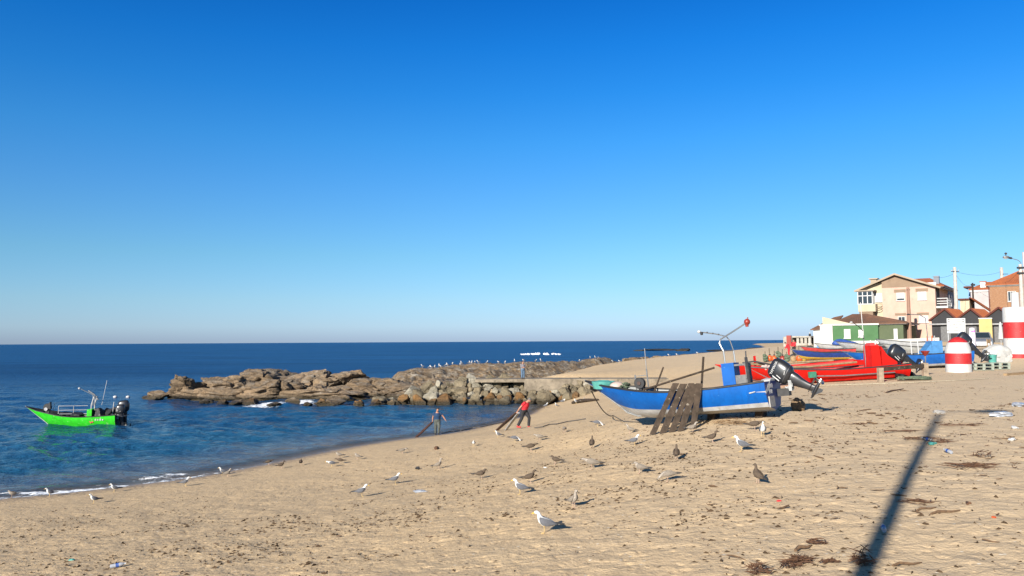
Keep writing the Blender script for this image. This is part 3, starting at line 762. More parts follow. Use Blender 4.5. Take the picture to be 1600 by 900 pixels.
# ------------------------------------------------------------------ boats
def make_boat(root, L, B, H, bow, rake, paint, low, inside, gun, band=.24, stern_w=.86, deck=.28, transom=None, flare=.72, trim=None):
    """an open clinkerless work boat: x runs from the transom (0) to the stem (L); z = 0 is the keel"""
    N = 26
    def sec(t):
        w = 1 - max(0, (t - .42) / .58) ** 2.3
        w *= stern_w + (1 - stern_w) * min(1, t / .42)
        hb = B / 2 * w
        sh = H * (1.02 - .10 * math.sin(math.pi * min(1, t / .75))) + bow * max(0, (t - .35) / .65) ** 2.2
        kx = t * (L - rake) if t < .8 else .8 * (L - rake) + (t - .8) / .2 * (.2 * (L - rake))
        kz = 0 if t < .78 else .30 * H * ((t - .78) / .22) ** 2
        sx_ = t * L
        cw = B / 2 * flare * (stern_w + (1 - stern_w) * min(1, t / .42)) * max(0, 1 - max(0, (t - .3) / .70) ** 2.0)
        cx = kx + (sx_ - kx) * .12
        cz = kz + .14 * H * (1 if t < .6 else 1 + 1.2 * (t - .6))
        if t == 1: cw = hb = 0
        return Vector((kx, 0, kz)), Vector((cx, cw, cz)), Vector((sx_, hb, sh))
    S = [sec(i / N) for i in range(N + 1)]
    def side(c, s, u, k=0):
        p = c.lerp(s, u); bulge = math.sin(math.pi * u) * .035 * B * (1 if s.y > .05 else 0)
        return Vector((p.x, max(0, p.y + bulge - k), p.z))
    def mir(p, sgn): return Vector((p.x, p.y * sgn, p.z))
    us = [0, band * .5, band]
    hullb, hullp, lin = MB(), MB(), MB()
    for sg in (1, -1):
        hullb.loft([[mir(k, sg), mir(c, sg)] + [mir(side(c, s, u), sg) for u in us[1:]] for k, c, s in S], False, False)
        hullp.loft([[mir(side(c, s, u), sg) for u in (band, band + .25 * (1 - band), band + .5 * (1 - band), band + .75 * (1 - band), 1)] for k, c, s in S], False, False)
        lin.loft([[mir(side(c, s, 1), sg)] + [mir(side(c, s, u, .05), sg) for u in (.985, .75, .5, deck)] + [Vector((side(c, s, deck).x, 0, side(c, s, deck).z))] for k, c, s in S], False, False)
    hullp.build('hull', M[paint], root)
    hullb.build('hull_bottom', M[low], root)
    lin.build('inner_lining', M[inside], root)
    k, c, s = S[0]
    pts = [mir(k, 1), mir(c, 1), mir(side(c, s, .5), 1), mir(s, 1)]
    poly = pts + [mir(p, -1) for p in reversed(pts[1:])]
    MB().slab([p + Vector((-.012, 0, 0)) for p in poly], (.07, 0, 0)).build('transom', M[transom or paint], root, False)
    for sg in (1, -1):
        MB().tube([mir(s, sg) + Vector((0, 0, .012)) for k, c, s in S], .036, 6).build('rubbing_strake', M[gun], root)
    MB().tube([S[-1][2] + Vector((.02, 0, .05)), S[-1][1] + Vector((.02, 0, 0)), S[-1][0] + Vector((.01, 0, -.01)), S[-3][0] - Vector((0, 0, .012)), S[0][0] - Vector((0, 0, .012))], .03, 6).build('keel_band', M[trim or 'galv'], root)
    for t in (.3, .62):
        a = sec(t); z = a[1].z + .62 * (a[2].z - a[1].z); hb = side(a[1], a[2], .5, .14).y
        MB().span(a[2].x - .14, a[2].x + .14, -hb, hb, z - .02, z + .02).build('thwart', M[inside], root, False)
    a = sec(.86)
    MB().slab([Vector((L * .83, sec(.83)[2].y * .78, sec(.83)[2].z - .1)), Vector((L * .83, -sec(.83)[2].y * .78, sec(.83)[2].z - .1)), Vector((L * .95, -.02, sec(.95)[2].z - .12)), Vector((L * .95, .02, sec(.95)[2].z - .12))], (0, 0, .03)).build('foredeck', M[inside], root, False)
    return sec
def outboard(root, tilt, scale=1.0, brand=True, leg=1.0):
    """an outboard motor pivoted on the bracket at the root; tilt swings the leg up and aft (-x)"""
    br = MB()
    for y in (-.13, .13): br.box((0, y, -.02), (.10, .045, .34)); br.bar((0, y, -.15), (.16, y, -.05), .05, .04)
    br.box((-.03, 0, .02), (.09, .24, .16)); br.tube([(-.03, -.16, .08), (-.03, .16, .08)], .035, 8)
    br.build('clamp_bracket', M['galv'], root, False)
    T = Matrix.Translation((-.06, 0, .08)) @ Matrix.Rotation(tilt, 4, 'Y') @ Matrix.Scale(scale, 4)
    def put(mb): mb.v = [tuple(T @ Vector(p)) for p in mb.v]; return mb
    def putl(mb): mb.v = [(p[0], p[1], p[2] if p[2] > -.05 else -.05 + (p[2] + .05) * leg) for p in mb.v]; return put(mb)
    def ring(cx, cz, rx, ry, sq=3.0, n=20):
        out = []
        for j in range(n):
            a = 2 * math.pi * j / n; ca, sa = math.cos(a), math.sin(a)
            k = (abs(ca) ** sq + abs(sa) ** sq) ** (-1 / sq)
            out.append(Vector((cx + rx * k * ca, ry * k * sa, cz)))
        return out
    cw = MB().loft([ring(-.10, .10, .20, .13), ring(-.11, .16, .27, .185), ring(-.12, .32, .31, .205), ring(-.14, .52, .315, .20), ring(-.15, .66, .29, .18), ring(-.15, .735, .22, .14), ring(-.15, .755, .10, .07)])
    cowl = put(cw).build('cowling', M['black'], root, True, 50)
    put(MB().loft([ring(-.11, .215, .305, .204), ring(-.11, .232, .307, .206)])).build('cowl_seam', M['darkgrey'], root)
    mid = MB().loft([ring(-.10, .10, .19, .125), ring(-.10, -.02, .18, .12), ring(-.09, -.22, .145, .09), ring(-.10, -.50, .105, .055), ring(-.11, -.70, .10, .04), ring(-.12, -.735, .09, .035)])
    putl(mid).build('leg_housing', M['black'], root, True, 50)
    putl(MB().slab([(-.42, -.11, -.60), (-.42, .11, -.60), (-.10, .09, -.60), (.05, 0, -.60), (-.10, -.09, -.60)], (0, 0, -.022))).build('cavitation_plate', M['black'], root, False)
    low = MB().loft([[Vector((x, r * math.cos(2 * math.pi * j / 12), -.80 + r * math.sin(2 * math.pi * j / 12))) for j in range(12)] for x, r in ((.16, .012), (.10, .045), (-.02, .062), (-.2, .062), (-.3, .05))])
    low.slab([(.05, -.012, -.84), (-.18, -.012, -.84), (-.20, -.012, -1.02), (-.12, -.012, -1.02)], (0, .024, 0))
    low.slab([(.02, -.03, -.70), (-.22, -.03, -.70), (-.22, -.03, -.80), (.04, -.03, -.80)], (0, .06, 0))
    putl(low).build('gearcase', M['black'], root, True, 40)
    pr = MB().lathe([(.045, 0), (.05, .05), (.035, .14)], (-.31, 0, -.80), 10, Matrix.Rotation(-math.pi / 2, 3, 'Y'))
    for k in range(3):
        a = 2 * math.pi * k / 3; e = Matrix.Rotation(a, 3, 'X')
        bl = [e @ Vector((x, y, z)) for x, y, z in ((.03, -.02, .04), (.05, -.07, .10), (.02, -.06, .17), (-.03, .0, .185), (-.05, .06, .13), (-.03, .03, .04))]
        pr.slab([p + Vector((-.37, 0, -.80)) for p in bl], (.014, 0, 0))
    putl(pr).build('propeller', M['steel'], root, False)
    for sg in (1, -1):
        for q in ([(.13, .30), (.085, .52), (.055, .54), (.10, .31)], [(.05, .30), (.01, .44), (-.01, .44), (.03, .30)], [(-.20, .28), (-.10, .25), (-.10, .265), (-.20, .295)]):
            put(MB().slab([(x, sg * .2075, z) for x, z in q], (0, sg * .005, 0))).build('stripe', M['letter'], root, False)
        if brand:
            Mx = T @ Matrix.Translation((-.15, sg * .209, .47)) @ Matrix.Rotation(math.pi / 2 * (-sg), 4, 'X') @ Matrix.Rotation(math.pi if sg > 0 else 0, 4, 'X') @ Matrix.Rotation(0, 4, 'Z')
            Mx = T @ Matrix.Translation((-.15, sg * .2075, .60)) @ (Matrix.Rotation(math.pi / 2, 4, 'X') if sg < 0 else Matrix.Rotation(math.pi, 4, 'Z') @ Matrix.Rotation(math.pi / 2, 4, 'X'))
            text_part('lettering', 'YAMAHA', .10, M['letter'], root, Mx)

# ---- the blue boat drawn up on the sand
ST = on(1216, 652)
BZ = R(147.5)
stern = Vector((8.48, 25.8, 3.66))
bb = thing('fishing_boat', 'large bright blue boat with white bottom drawn up on the sand in front', 'boat', stern, 0, 'fishing boats drawn up on the beach', rot=Euler((R(1.0), R(6.3), BZ), 'XYZ'))
sec = make_boat(bb, 6.75, 2.15, .90, .58, 1.55, 'blue', 'hullwhite', 'inwhite', 'rubber', band=.18, transom='blue_dark', stern_w=.9)  # the transom's darker blue paints its shade into the colour
# steering console near the stern, with its grating and light arch
cx, cz = 1.22, .36
MB().span(cx - .21, cx + .21, -.05, .55, cz, 1.62).build('console', M['blue'], bb, False)
gr = MB()
for i in range(7): gr.span(cx - .60, cx - .575, -.03 + .09 * i, .02 + .09 * i, cz + .2, 1.58)
for z in (.7, 1.1, 1.5): gr.span(cx - .605, cx - .57, -.06, .60, z - .03, z + .03)
gr.span(cx - .57, cx - .225, -.04, .56, 1.5, 1.56); gr.span(cx - .57, cx - .225, -.04, .56, cz, 1.2)
gr.build('slatted_back', M['grating'], bb, False)
MB().tube([(cx + .215, .2, 1.0), (cx + .24, .25, .98), (cx + .215, .3, 1.0)], .012, 5).build('handle', M['rubber'], bb)
# the arch
def az(x, y, z): return (cx + x * .62, y, 1.6 + (z - 1.6) * .60)
for x, y in ((.12, .5), (-.18, .02)):
    MB().tube([az(x, y, 1.5), az(x + .01, y, 2.35)], .026, 8).build('arch_post', M['steel'], bb)
MB().tube([az(.13, .5, 2.3), az(.30, .5, 2.75), az(.24, .45, 2.98), az(-.28, .2, 3.3), az(-.78, .05, 3.60), az(-1.0, .0, 3.74)], .026, 8).build('lamp_arm', M['steel'], bb)
MB().tube([az(-.17, .02, 2.34), az(-.10, .1, 2.85), az(.05, .15, 3.12), az(.55, .3, 3.32), az(1.25, .5, 3.50)], .019, 8).build('lamp_arm', M['steel'], bb)
MB().tube([az(.12, .5, 2.33), az(-.17, .02, 2.33)], .024, 8).build('cross_bar', M['steel'], bb)
e_ = Vector(az(-1.08, -.02, 3.80))
MB().ell(e_, (.105, .105, .105)).lathe([(.05, -.14), (.07, 0)], e_ + Vector((.02, 0, -.02)), 10).tube([e_ + Vector((-.02, 0, .06)), e_ + Vector((-.04, 0, .15))], .02, 6).build('red_lamp', M['red_dull'], bb)
e_ = Vector(az(1.32, .52, 3.53))
MB().ell(e_, (.06, .06, .05)).build('white_lamp', M['white'], bb)
MB().lathe([(.04, -.09), (.055, 0), (.02, .01)], e_ + Vector((-.08, -.01, -.03)), 10).build('black_lamp', M['rubber'], bb)
for k in range(3):
    MB().box(Vector(az(.05, .15, 3.12)).lerp(Vector(az(1.25, .5, 3.50)), .3 + .22 * k) + Vector((0, 0, .025)), (.045, .045, .045)).build('cable_clip', M['rubber'], bb)
MB().tube([(cx - .66, .6, .9), (cx - .66, .62, 1.75)], .05, 7).tube([(cx - .66, .62, 1.7), (cx - .68, .62, 1.95)], .022, 6).build('post', M['darkgrey'], bb)
# net hauler forward of amidships
for x in (4.27, 4.73): MB().tube([(x, .05, .5), (x, .05, 1.72 if x < 4.5 else 1.55)], .026, 7).build('hauler_post', M['galv'], bb)
MB().tube([(4.27, .05, 1.68), (4.25, .05, 2.45)], .016, 6).build('rod', M['galv'], bb)
MB().tube([(4.27, .05, 1.5), (4.73, .05, 1.5)], .015, 6).build('cross_bar', M['galv'], bb)
nh = MB()
for y in (.18, .30): nh.lathe([(.06, -.02), (.185, -.02), (.20, .0), (.185, .02), (.06, .02)], (4.49, y, 1.24), 18, Matrix.Rotation(math.pi / 2, 3, 'X'))
nh.lathe([(.09, -.07), (.09, .07)], (4.49, .24, 1.24), 12, Matrix.Rotation(math.pi / 2, 3, 'X')); nh.span(4.43, 4.55, .1, .28, .6, 1.2)
nh.build('net_hauler', M['rubber'], bb)
MB().lathe([(.0, -.02), (.07, -.02), (.07, .02), (.0, .02)], (4.49, .335, 1.24), 10, Matrix.Rotation(math.pi / 2, 3, 'X')).build('hauler_hub', M['wood_red'], bb)
# stern gear
MB().span(-.40, -.03, -.70, -.36, .40, .64).build('motor_well', M['rubber'], bb, False)
MB().span(-.02, .55, -.75, .30, .66, .93).build('stern_box', M['blue_dark'], bb, False)
MB().box((-.035, .42, .28), (.03, .62, .34)).build('transom_pad', M['plate'], bb, False)
Mx = Matrix.Translation((-.04, .42, .68)) @ Matrix.Rotation(-math.pi / 2, 4, 'Z') @ Matrix.Rotation(math.pi / 2, 4, 'X')
text_part('lettering', 'MAR12\nILUR', .19, M['letter'], bb, Mx)
MB().slab([(-.015, .95, .62), (-.02, .2, .98), (-.02, -.3, 1.02), (-.02, -.3, .9), (-.02, .9, .55)], (.3, 0, 0)).build('splash_cover', M['white'], bb, False)
MB().slab([(.50, sec(.08)[2].y - .01, .58), (.30, sec(.05)[2].y - .01, .62), (.30, sec(.05)[2].y - .01, .65), (.50, sec(.08)[2].y - .01, .62)], (0, .01, 0)).build('side_mark', M['galv'], bb, False)
ob = thing('outboard_motor', 'big black outboard motor tilted up on the stern of the blue boat in front', 'outboard motor', (0, 0, 0), 0, 'outboard motors on the beached boats')
ob.matrix_world = Matrix.Translation(stern) @ Euler((R(1.0), R(6.3), BZ), 'XYZ').to_matrix().to_4x4() @ Matrix.Translation((-.46, -.52, .74)) @ Matrix.Rotation(R(0), 4, 'Z')
outboard(ob, R(57), 1.14, True, .80)
# things lying in the blue boat
def inboat(x, y, z): return Matrix.Translation(stern) @ Euler((R(1.0), R(6.3), BZ), 'XYZ').to_matrix().to_4x4() @ Vector((x, y, z))
def lying(name, label, cat, mb, m, p, rot=None, group=None):
    o = mb.build(name, M[m], None, True, 45, p, rot)
    return tag(o, label, cat, group)
t = thing('round_tub', 'round teal tub turned up in the bow of the blue boat', 'tub', inboat(6.02, .05, 1.17))
MB().lathe([(.36, 0), (.42, .20), (.43, .26), (.40, .27), (.39, .21), (.33, .03), (0, .03)], (0, 0, 0), 22).build('tub_body', M['teal'], t)
MB().lathe([(0, .2), (.2, .30), (.36, .24)], (0, 0, .0), 18).build('heaped_net', M['teal'], t)
lying('float_buoy', 'pale pinkish oval float beside the teal tub in the blue boat', 'buoy', MB().ell((0, 0, .15), (.28, .2, .18)), 'buoy', inboat(5.40, .22, 1.05))
nb = MB(); rr_ = random.Random(3)
for i in range(16):
    a = rr_.uniform(0, 6.28); r0 = rr_.uniform(.05, .2)
    nb.tube([(r0 * math.cos(a + .5 * k) + .03 * k * math.cos(i), r0 * math.sin(a + .5 * k), .04 + .035 * (i % 8) + .03 * math.sin(k)) for k in range(7)], .025, 5)
lying('net_bundle', 'tangled bundle of green netting by the pink float in the blue boat', 'net', nb, 'net', inboat(5.03, .42, 1.0))
lying('oar', 'long wooden oar slanting up across the blue boat to its console', 'oar', MB().tube([(0, 0, 0), (2.75, -.2, .85)], .035, 8), 'wood', inboat(4.55, .15, .98), (0, 0, BZ + math.pi))
lying('pole', 'thin wooden pole leaning forward near the net hauler of the blue boat', 'pole', MB().tube([(0, 0, 0), (-.45, .05, 1.05)], .03, 7), 'wood', inboat(4.15, .1, .72), (0, 0, BZ))
lying('pole', 'upright grey stake standing behind the leaning planks in the blue boat', 'pole', MB().tube([(0, 0, 0), (-.12, 0, 1.35)], .04, 7), 'wood', inboat(2.62, -.55, .62), (0, 0, BZ))
# the five planks leaning on it
PLK = [(1020, 670, 1057, 597, 'darkest plank, leftmost of the five leaning against the blue boat'), (1036, 671, 1069, 598, 'plank second from the left of the five leaning against the blue boat'),
       (1050, 670, 1081, 597, 'middle plank of the five leaning against the blue boat'), (1064, 670, 1088, 598, 'plank second from the right leaning against the blue boat, knotty and worn pale'),
       (1083, 665, 1093, 597, 'rightmost and straightest plank leaning against the blue boat')]
for i, (u0, v0, u1, v1, lab) in enumerate(PLK):
    a = on(u0, v0)
    gw_ = min((inboat(6.75 * q_ / 60, sec(q_ / 60)[2].y, sec(q_ / 60)[2].z) for q_ in range(5, 50)), key=lambda p_: abs(proj(p_)[0] - u1))
    b = at_d(u1, v1, gw_.y - .05)
    if a.y > gw_.y - .13: a = Vector((a.x * (gw_.y - .13) / a.y, gw_.y - .13, gz(a.x, gw_.y - .13)))
    mb = MB(); n_ = 8; d = b - a
    wv = Vector((math.cos(.25), -math.sin(.25), 0)); wd = .20 + .02 * (i % 2)
    nn = d.normalized().cross(wv).normalized()
    rings = []
    for k in range(n_ + 1):
        c = d * (k / n_); jw = wd * (1 + random.uniform(-.10, .10)); e = nn * .022; q = nn * random.uniform(-.008, .008)
        rings.append([c - wv * jw / 2 - e + q, c + wv * jw / 2 - e + q, c + wv * jw / 2 + e + q, c - wv * jw / 2 + e + q])
    mb.loft(rings)
    tag(mb.build('wooden_plank', M['wood'], None, False, 40, a - d.normalized() * .04), lab, 'plank', 'planks leaning on the blue boat')

# ---- the two red boats
def boat_at(name, label, sx_, sy_, head, L, B, H, bow, rake, *mats, **kw):
    z = gz(sx_, sy_) + kw.pop('dz', .05)
    q = Vector((math.cos(head), math.sin(head)))
    zb = gz(sx_ + q.x * L * .8, sy_ + q.y * L * .8)
    pit = -math.atan2(zb - z, L * .8) if kw.pop('lean', True) else 0
    rot = Euler((0, pit, head), 'XYZ')
    o = thing(name, label, 'boat', (sx_, sy_, z), 0, 'fishing boats drawn up on the beach', rot=rot)
    s = make_boat(o, L, B, H, bow, rake, *mats, **kw)
    return o, s, Matrix.Translation((sx_, sy_, z)) @ rot.to_matrix().to_4x4()
rbt, rsec, RM = boat_at('fishing_boat', 'red boat with a tall red console and a grey rail along its side', 21.9, 44.8, R(183.5), 8.9, 2.3, .80, .34, 1.5, 'red', 'red', 'red_in', 'darkgrey', band=.1, dz=.0)
cn = MB(); cn.slab([(2.15, -.1, .3), (1.55, -.1, .3), (1.62, -.1, 1.92), (2.05, -.1, 1.92)], (0, .9, 0)); cn.build('console', M['red'], rbt, False)
MB().slab([(1.5, .0, .3), (.55, .0, .3), (.62, .0, .95), (1.15, .0, 1.35), (1.45, .0, 1.85)], (0, .7, 0)).build('seat_back', M['red'], rbt, False)
MB().box((1.83, .35, 1.99), (.44, .62, .14), None, .75).build('console_cap', M['red_in'], rbt, False)
for y in (.05, .6): MB().tube([(1.75, y, 1.9), (1.68, y, 2.2)], .04, 7).build('handrail_post', M['white'], rbt)
MB().tube([(2.1, .1, .6), (2.1, .1, 2.5)], .03, 7).build('mast', M['galv'], rbt)
MB().tube([(2.1, .1, 2.4), (2.1, .1, 4.35)], .022, 6).build('antenna', M['white'], rbt)
MB().tube([(2.1, .1, 2.75), (2.45, .3, 3.05), (2.85, .4, 3.28)], .024, 6).build('lamp_arm', M['darkgrey'], rbt)
MB().lathe([(.03, .05), (.10, 0), (.08, -.03)], (2.88, .4, 3.27), 10).build('lamp', M['white'], rbt)
MB().lathe([(.10, -.05), (.11, 0), (.06, .08)], (2.25, .2, 2.42), 10).build('lamp', M['white'], rbt)
MB().tube([(1.0, 1.06, .40), (4.0, 1.22, .42), (5.7, 1.15, .50)], .035, 6).build('side_rail', M['galv'], rbt)
MB().span(5.5, 5.9, 1.10, 1.26, .42, .74).build('side_pad', M['teal'] if False else mat('green_pad', (.03, .16, .10), .7, .2, 6, .3, 20), rbt, False)
MB().tube([(2.3, -.55, 1.0), (5.2, -.2, .93), (7.0, .1, 1.02)], .06, 7).build('boom', M['wood_light'], rbt)
fl = MB(); rr_ = random.Random(6)
for i in range(15): fl.ell((7.4 + rr_.uniform(-.3, .7), rr_.uniform(-.25, .35), 1.0 + rr_.uniform(0, .16)), (.11, .09, .08), None, 8, 5)
tag(fl.build('float_string', M['buoy'], None, True, 40), 'string of pale cork floats heaped in the bow of the near red boat', 'floats').matrix_world = RM
o2 = thing('outboard_motor', 'black outboard motor with pale stripes tilted up on the stern of the near red boat', 'outboard motor', (0, 0, 0), 0, 'outboard motors on the beached boats')
o2.matrix_world = RM @ Matrix.Translation((-.05, .1, .82)); outboard(o2, R(56), 1.4, False, .8)
lying('cord', 'pale cord hanging over the stern of the near red boat', 'rope', MB().tube([RM @ Vector(p) for p in ((.25, .6, .85), (.02, .8, .88), (-.04, .85, .62), (-.08, .9, .35))], .022, 5), 'rope', None)
r2, r2sec, R2M = boat_at('fishing_boat', 'red boat lying behind the one with the tall console', 22.6, 51.5, R(183.5), 9.6, 2.3, .80, .40, 1.6, 'red', 'red', 'red_in', 'red', band=.1, dz=.02)
MB().tube([(2, .3, .95), (6.4, .25, 1.05), (7.4, .2, 1.1)], .07, 7).build('boom', M['wood_light'], r2)
MB().span(6.95, 7.06, -.08, .08, .7, 1.6).build('bow_post', M['red'], r2, False)
MB().tube([(6.2, .5, 1.0), (7.2, .4, 1.28), (7.9, .2, 1.22)], .05, 6).build('roller', M['darkgrey'], r2)
# ---- blue boat behind the striped mooring block
b3, b3s, B3M = boat_at('fishing_boat', 'worn blue fishing boat with chipped white spots behind the striped dome block', 30.6, 53.6, R(178), 8.2, 2.3, .98, .35, 1.4, 'blue_old', 'hullwhite', 'lightblue', 'darkgrey', band=.16, dz=.1)
MB().span(1.9, 2.6, -.1, .75, .4, 1.75).build('console', M['lightblue'], b3, False)
MB().slab([(2.6, -.1, .95), (3.2, -.1, .95), (2.62, -.1, 1.6)], (0, .85, 0)).build('windscreen', M['lightblue'], b3, False)
MB().tube([(2.5, .1, 1.7), (2.55, .1, 3.3), (2.95, .2, 3.55), (3.7, .3, 3.62)], .03, 6).build('lamp_arm', M['galv'], b3)
MB().lathe([(.03, .05), (.12, 0), (.1, -.05)], (3.75, .3, 3.62), 10).build('lamp', M['darkgrey'], b3)
for x in (3.3, 3.75): MB().tube([(x, .3, .9), (x, .3, 1.85)], .035, 6).build('rail_post', M['white'], b3)
o3 = thing('outboard_motor', 'black outboard motor tilted far up beside the striped dome block', 'outboard motor', (0, 0, 0), 0, 'outboard motors on the beached boats')
o3.matrix_world = B3M @ Matrix.Translation((-.05, .2, 1.05)); outboard(o3, R(46), 1.45, False)

# ---- the green boat afloat
gp = at_z(182, 663.5, 0)
gh = R(191)
gb = thing('fishing_boat', 'bright green fishing boat afloat on the left, dark gear in its stern', 'boat', (gp.x, gp.y + .3, -.30), 0, None, rot=Euler((R(0), R(-.4), gh), 'XYZ'))
gs = make_boat(gb, 6.25, 2.2, 1.02, .62, 1.6, 'green', 'green', 'darkgrey', 'rubber', band=.12, transom='rubber', trim='hullwhite', stern_w=.92)  # transom coloured black to stand for the shade on it
for y in (-.3, .45): MB().tube([(1.75, y, .4), (1.75, y, 1.75), (1.6, y, 2.35)], .045, 7).build('arch_post', M['hullwhite'], gb)
for y in (-.1, .25): MB().tube([(1.7, y, 1.7), (1.72, y, 2.45)], .03, 6).build('arch_strut', M['galv'], gb)
MB().tube([(1.4, .1, 2.1), (1.7, .1, 2.5), (2.1, .1, 2.78)], .05, 7).build('lamp_arm', M['galv'], gb)
MB().tube([(1.75, .1, 2.45), (2.6, .2, 2.92)], .025, 6).build('lamp_arm', M['steel'], gb)
MB().ell((2.68, .2, 2.95), (.09, .08, .08)).build('lamp', M['hullwhite'], gb)
MB().tube([(1.25, -.2, 1.7), (.95, -.2, 3.5)], .014, 5).build('antenna', M['white'], gb)
MB().span(1.68, 2.0, -.35, .6, .4, 1.45).build('console', M['green'], gb, False)
for z in (1.15, 1.42, 1.72): MB().tube([(1.95, .55, z), (3.9, .55, z)], .02, 6).build('rail', M['hullwhite'], gb)
for x in (2.9, 3.9): MB().tube([(x, .55, .6), (x, .55, 1.72)], .022, 6).build('rail_post', M['hullwhite'], gb)
gw = MB()
for y in (.12, .26): gw.lathe([(.06, -.02), (.25, -.02), (.27, .0), (.25, .02), (.06, .02)], (4.75, y, 1.62), 18, Matrix.Rotation(math.pi / 2, 3, 'X'))
gw.span(4.6, 4.85, .05, .3, .7, 1.5); gw.slab([(4.5, .05, 1.5), (5.0, .05, 1.5), (4.55, .05, 2.0)], (0, .3, 0)); gw.build('net_hauler', M['rubber'], gb)
MB().lathe([(.0, -.03), (.12, -.03), (.12, .03), (0, .03)], (4.8, .36, 1.5), 12, Matrix.Rotation(math.pi / 2, 3, 'X')).build('hauler_hub', M['hullwhite'], gb)
MB().tube([(4.5, 0, 1.0), (4.35, 0, 1.9)], .016, 5).build('rod', M['steel'], gb)
for k, (x, y, rx, rz) in enumerate(((1.2, .3, .38, .5), (.55, .35, .3, .45), (.9, -.45, .45, .42), (1.5, .2, .28, .46), (2.6, .5, .45, .22), (3.5, -.3, .5, .2), (4.1, .45, .35, .24), (.3, 0, .4, .5))):
    sk = rock_mesh('heaped_gear', 300 + k, 3, 5, .15, M['rubber'])
    o = bpy.data.objects.new('heaped_gear', sk); COL.objects.link(o); o.parent = gb; o.location = (x, y, 1.05); o.scale = (rx, rx, rz)
for x, y in ((.35, .4), (.1, -.3)): MB().tube([(x, y, .8), (x - .1, y, 1.95)], .03, 6).build('stern_pole', M['hullwhite'], gb)
MB().tube([(.3, .9, 1.12), (-.35, .6, .92), (-.75, .2, 1.0)], .03, 6).build('stern_rail', M['galv'], gb)
mk = MB()
for k in range(5):
    a = 2 * math.pi * k / 5; mk.ell((1.55 + .10 * math.cos(a), gs(.22)[2].y + .004 - .045, .64 + .10 * math.sin(a)), (.06, .012, .06), None, 8, 6)
mk.build('painted_flower', M['red_in'], gb)
mk = MB()
for k in range(4): mk.span(.75 + .16 * k, .84 + .16 * k, gs(.12)[2].y - .03, gs(.12)[2].y + .006, .68, .78 + .05 * (k % 2))
mk.build('painted_marks', M['hullwhite'], gb, False)
GM = Matrix.Translation((gp.x, gp.y + .3, -.30)) @ Euler((0, R(-.4), gh), 'XYZ').to_matrix().to_4x4()
o4 = thing('outboard_motor', 'black outboard motor lowered at the stern of the green boat', 'outboard motor', (0, 0, 0), 0)
o4.matrix_world = GM @ Matrix.Translation((-.1, -.2, .95)); outboard(o4, R(8), 1.3, False)
o5 = thing('outboard_motor', 'smaller second black outboard motor beside the big one on the green boat', 'outboard motor', (0, 0, 0), 0)
o5.matrix_world = GM @ Matrix.Translation((-.1, .5, .92)); outboard(o5, R(8), 1.0, False)
for u, v in ((180, 621), (200, 621)):
    p = at_z(u, v, 0)
    lying('marker_float', 'small white float on the water behind the green boat, %s one' % ('left' if u < 190 else 'right'), 'buoy', MB().ell((0, 0, .05), (.22, .22, .16)), 'white', p, None, 'white floats behind the green boat')

# ------------------------------------------------------------------ the village
def wallmat(name, col, spots=None, bump=.2, scale=.8): return mat(name, col, .9, .08, scale, bump, 12, spots=spots or (1.6, .66, tuple(c * .8 for c in col)), bdist=.03)
W = dict(peach=wallmat('peach_render', (.455, .30, .235)), cream=wallmat('cream_render', (.41, .35, .245)), white=wallmat('white_render', (.44, .435, .41)), green=wallmat('green_render', (.05, .125, .05)),
         olive=wallmat('shaded_green_render', (.075, .095, .05)), grey=wallmat('blue_grey_render', (.17, .18, .205)), brown=wallmat('brown_grey_render', (.215, .15, .10)), lilac=wallmat('lilac_render', (.36, .325, .32)),
         yellow=wallmat('yellow_render', (.42, .325, .13)), dark=wallmat('dark_boards', (.026, .026, .029), bump=.3), darkred=wallmat('dark_red_trim', (.09, .022, .014)), skyblue=wallmat('light_blue_render', (.14, .25, .40)),
         beige=wallmat('beige_render', (.30, .24, .175)))
def tilemat(name, a, b_, freq=4.5):
    m, n, l, b = nodes(name)
    tc = n.new('ShaderNodeTexCoord'); O = tc.outputs['Object']
    c = mixc(n, l, ramp(n, l, nz(n, l, O, 1.2, 6, .7), .35, .66), a, b_)
    c = mixc(n, l, ramp(n, l, nz(n, l, O, 7, 3, .6), .5, .75, 0, .7), c, tuple(x * .45 for x in b_))
    l.new(c, b.inputs['Base Color']); b.inputs['Roughness'].default_value = .85
    return m
TILE = tilemat('orange_roof_tiles', (.36, .105, .032), (.28, .08, .028))
TILE_OLD = tilemat('old_brown_roof_tiles', (.16, .072, .04), (.105, .06, .038))
TILE_GREY = tilemat('grey_brown_roof', (.2, .15, .11), (.15, .115, .09))
BRICK = mat('brown_brick_wall', (.26, .14, .07), .9, .2, 7, .3, 20, col2=(.18, .09, .05), spots=(9, .62, (.30, .23, .17)))
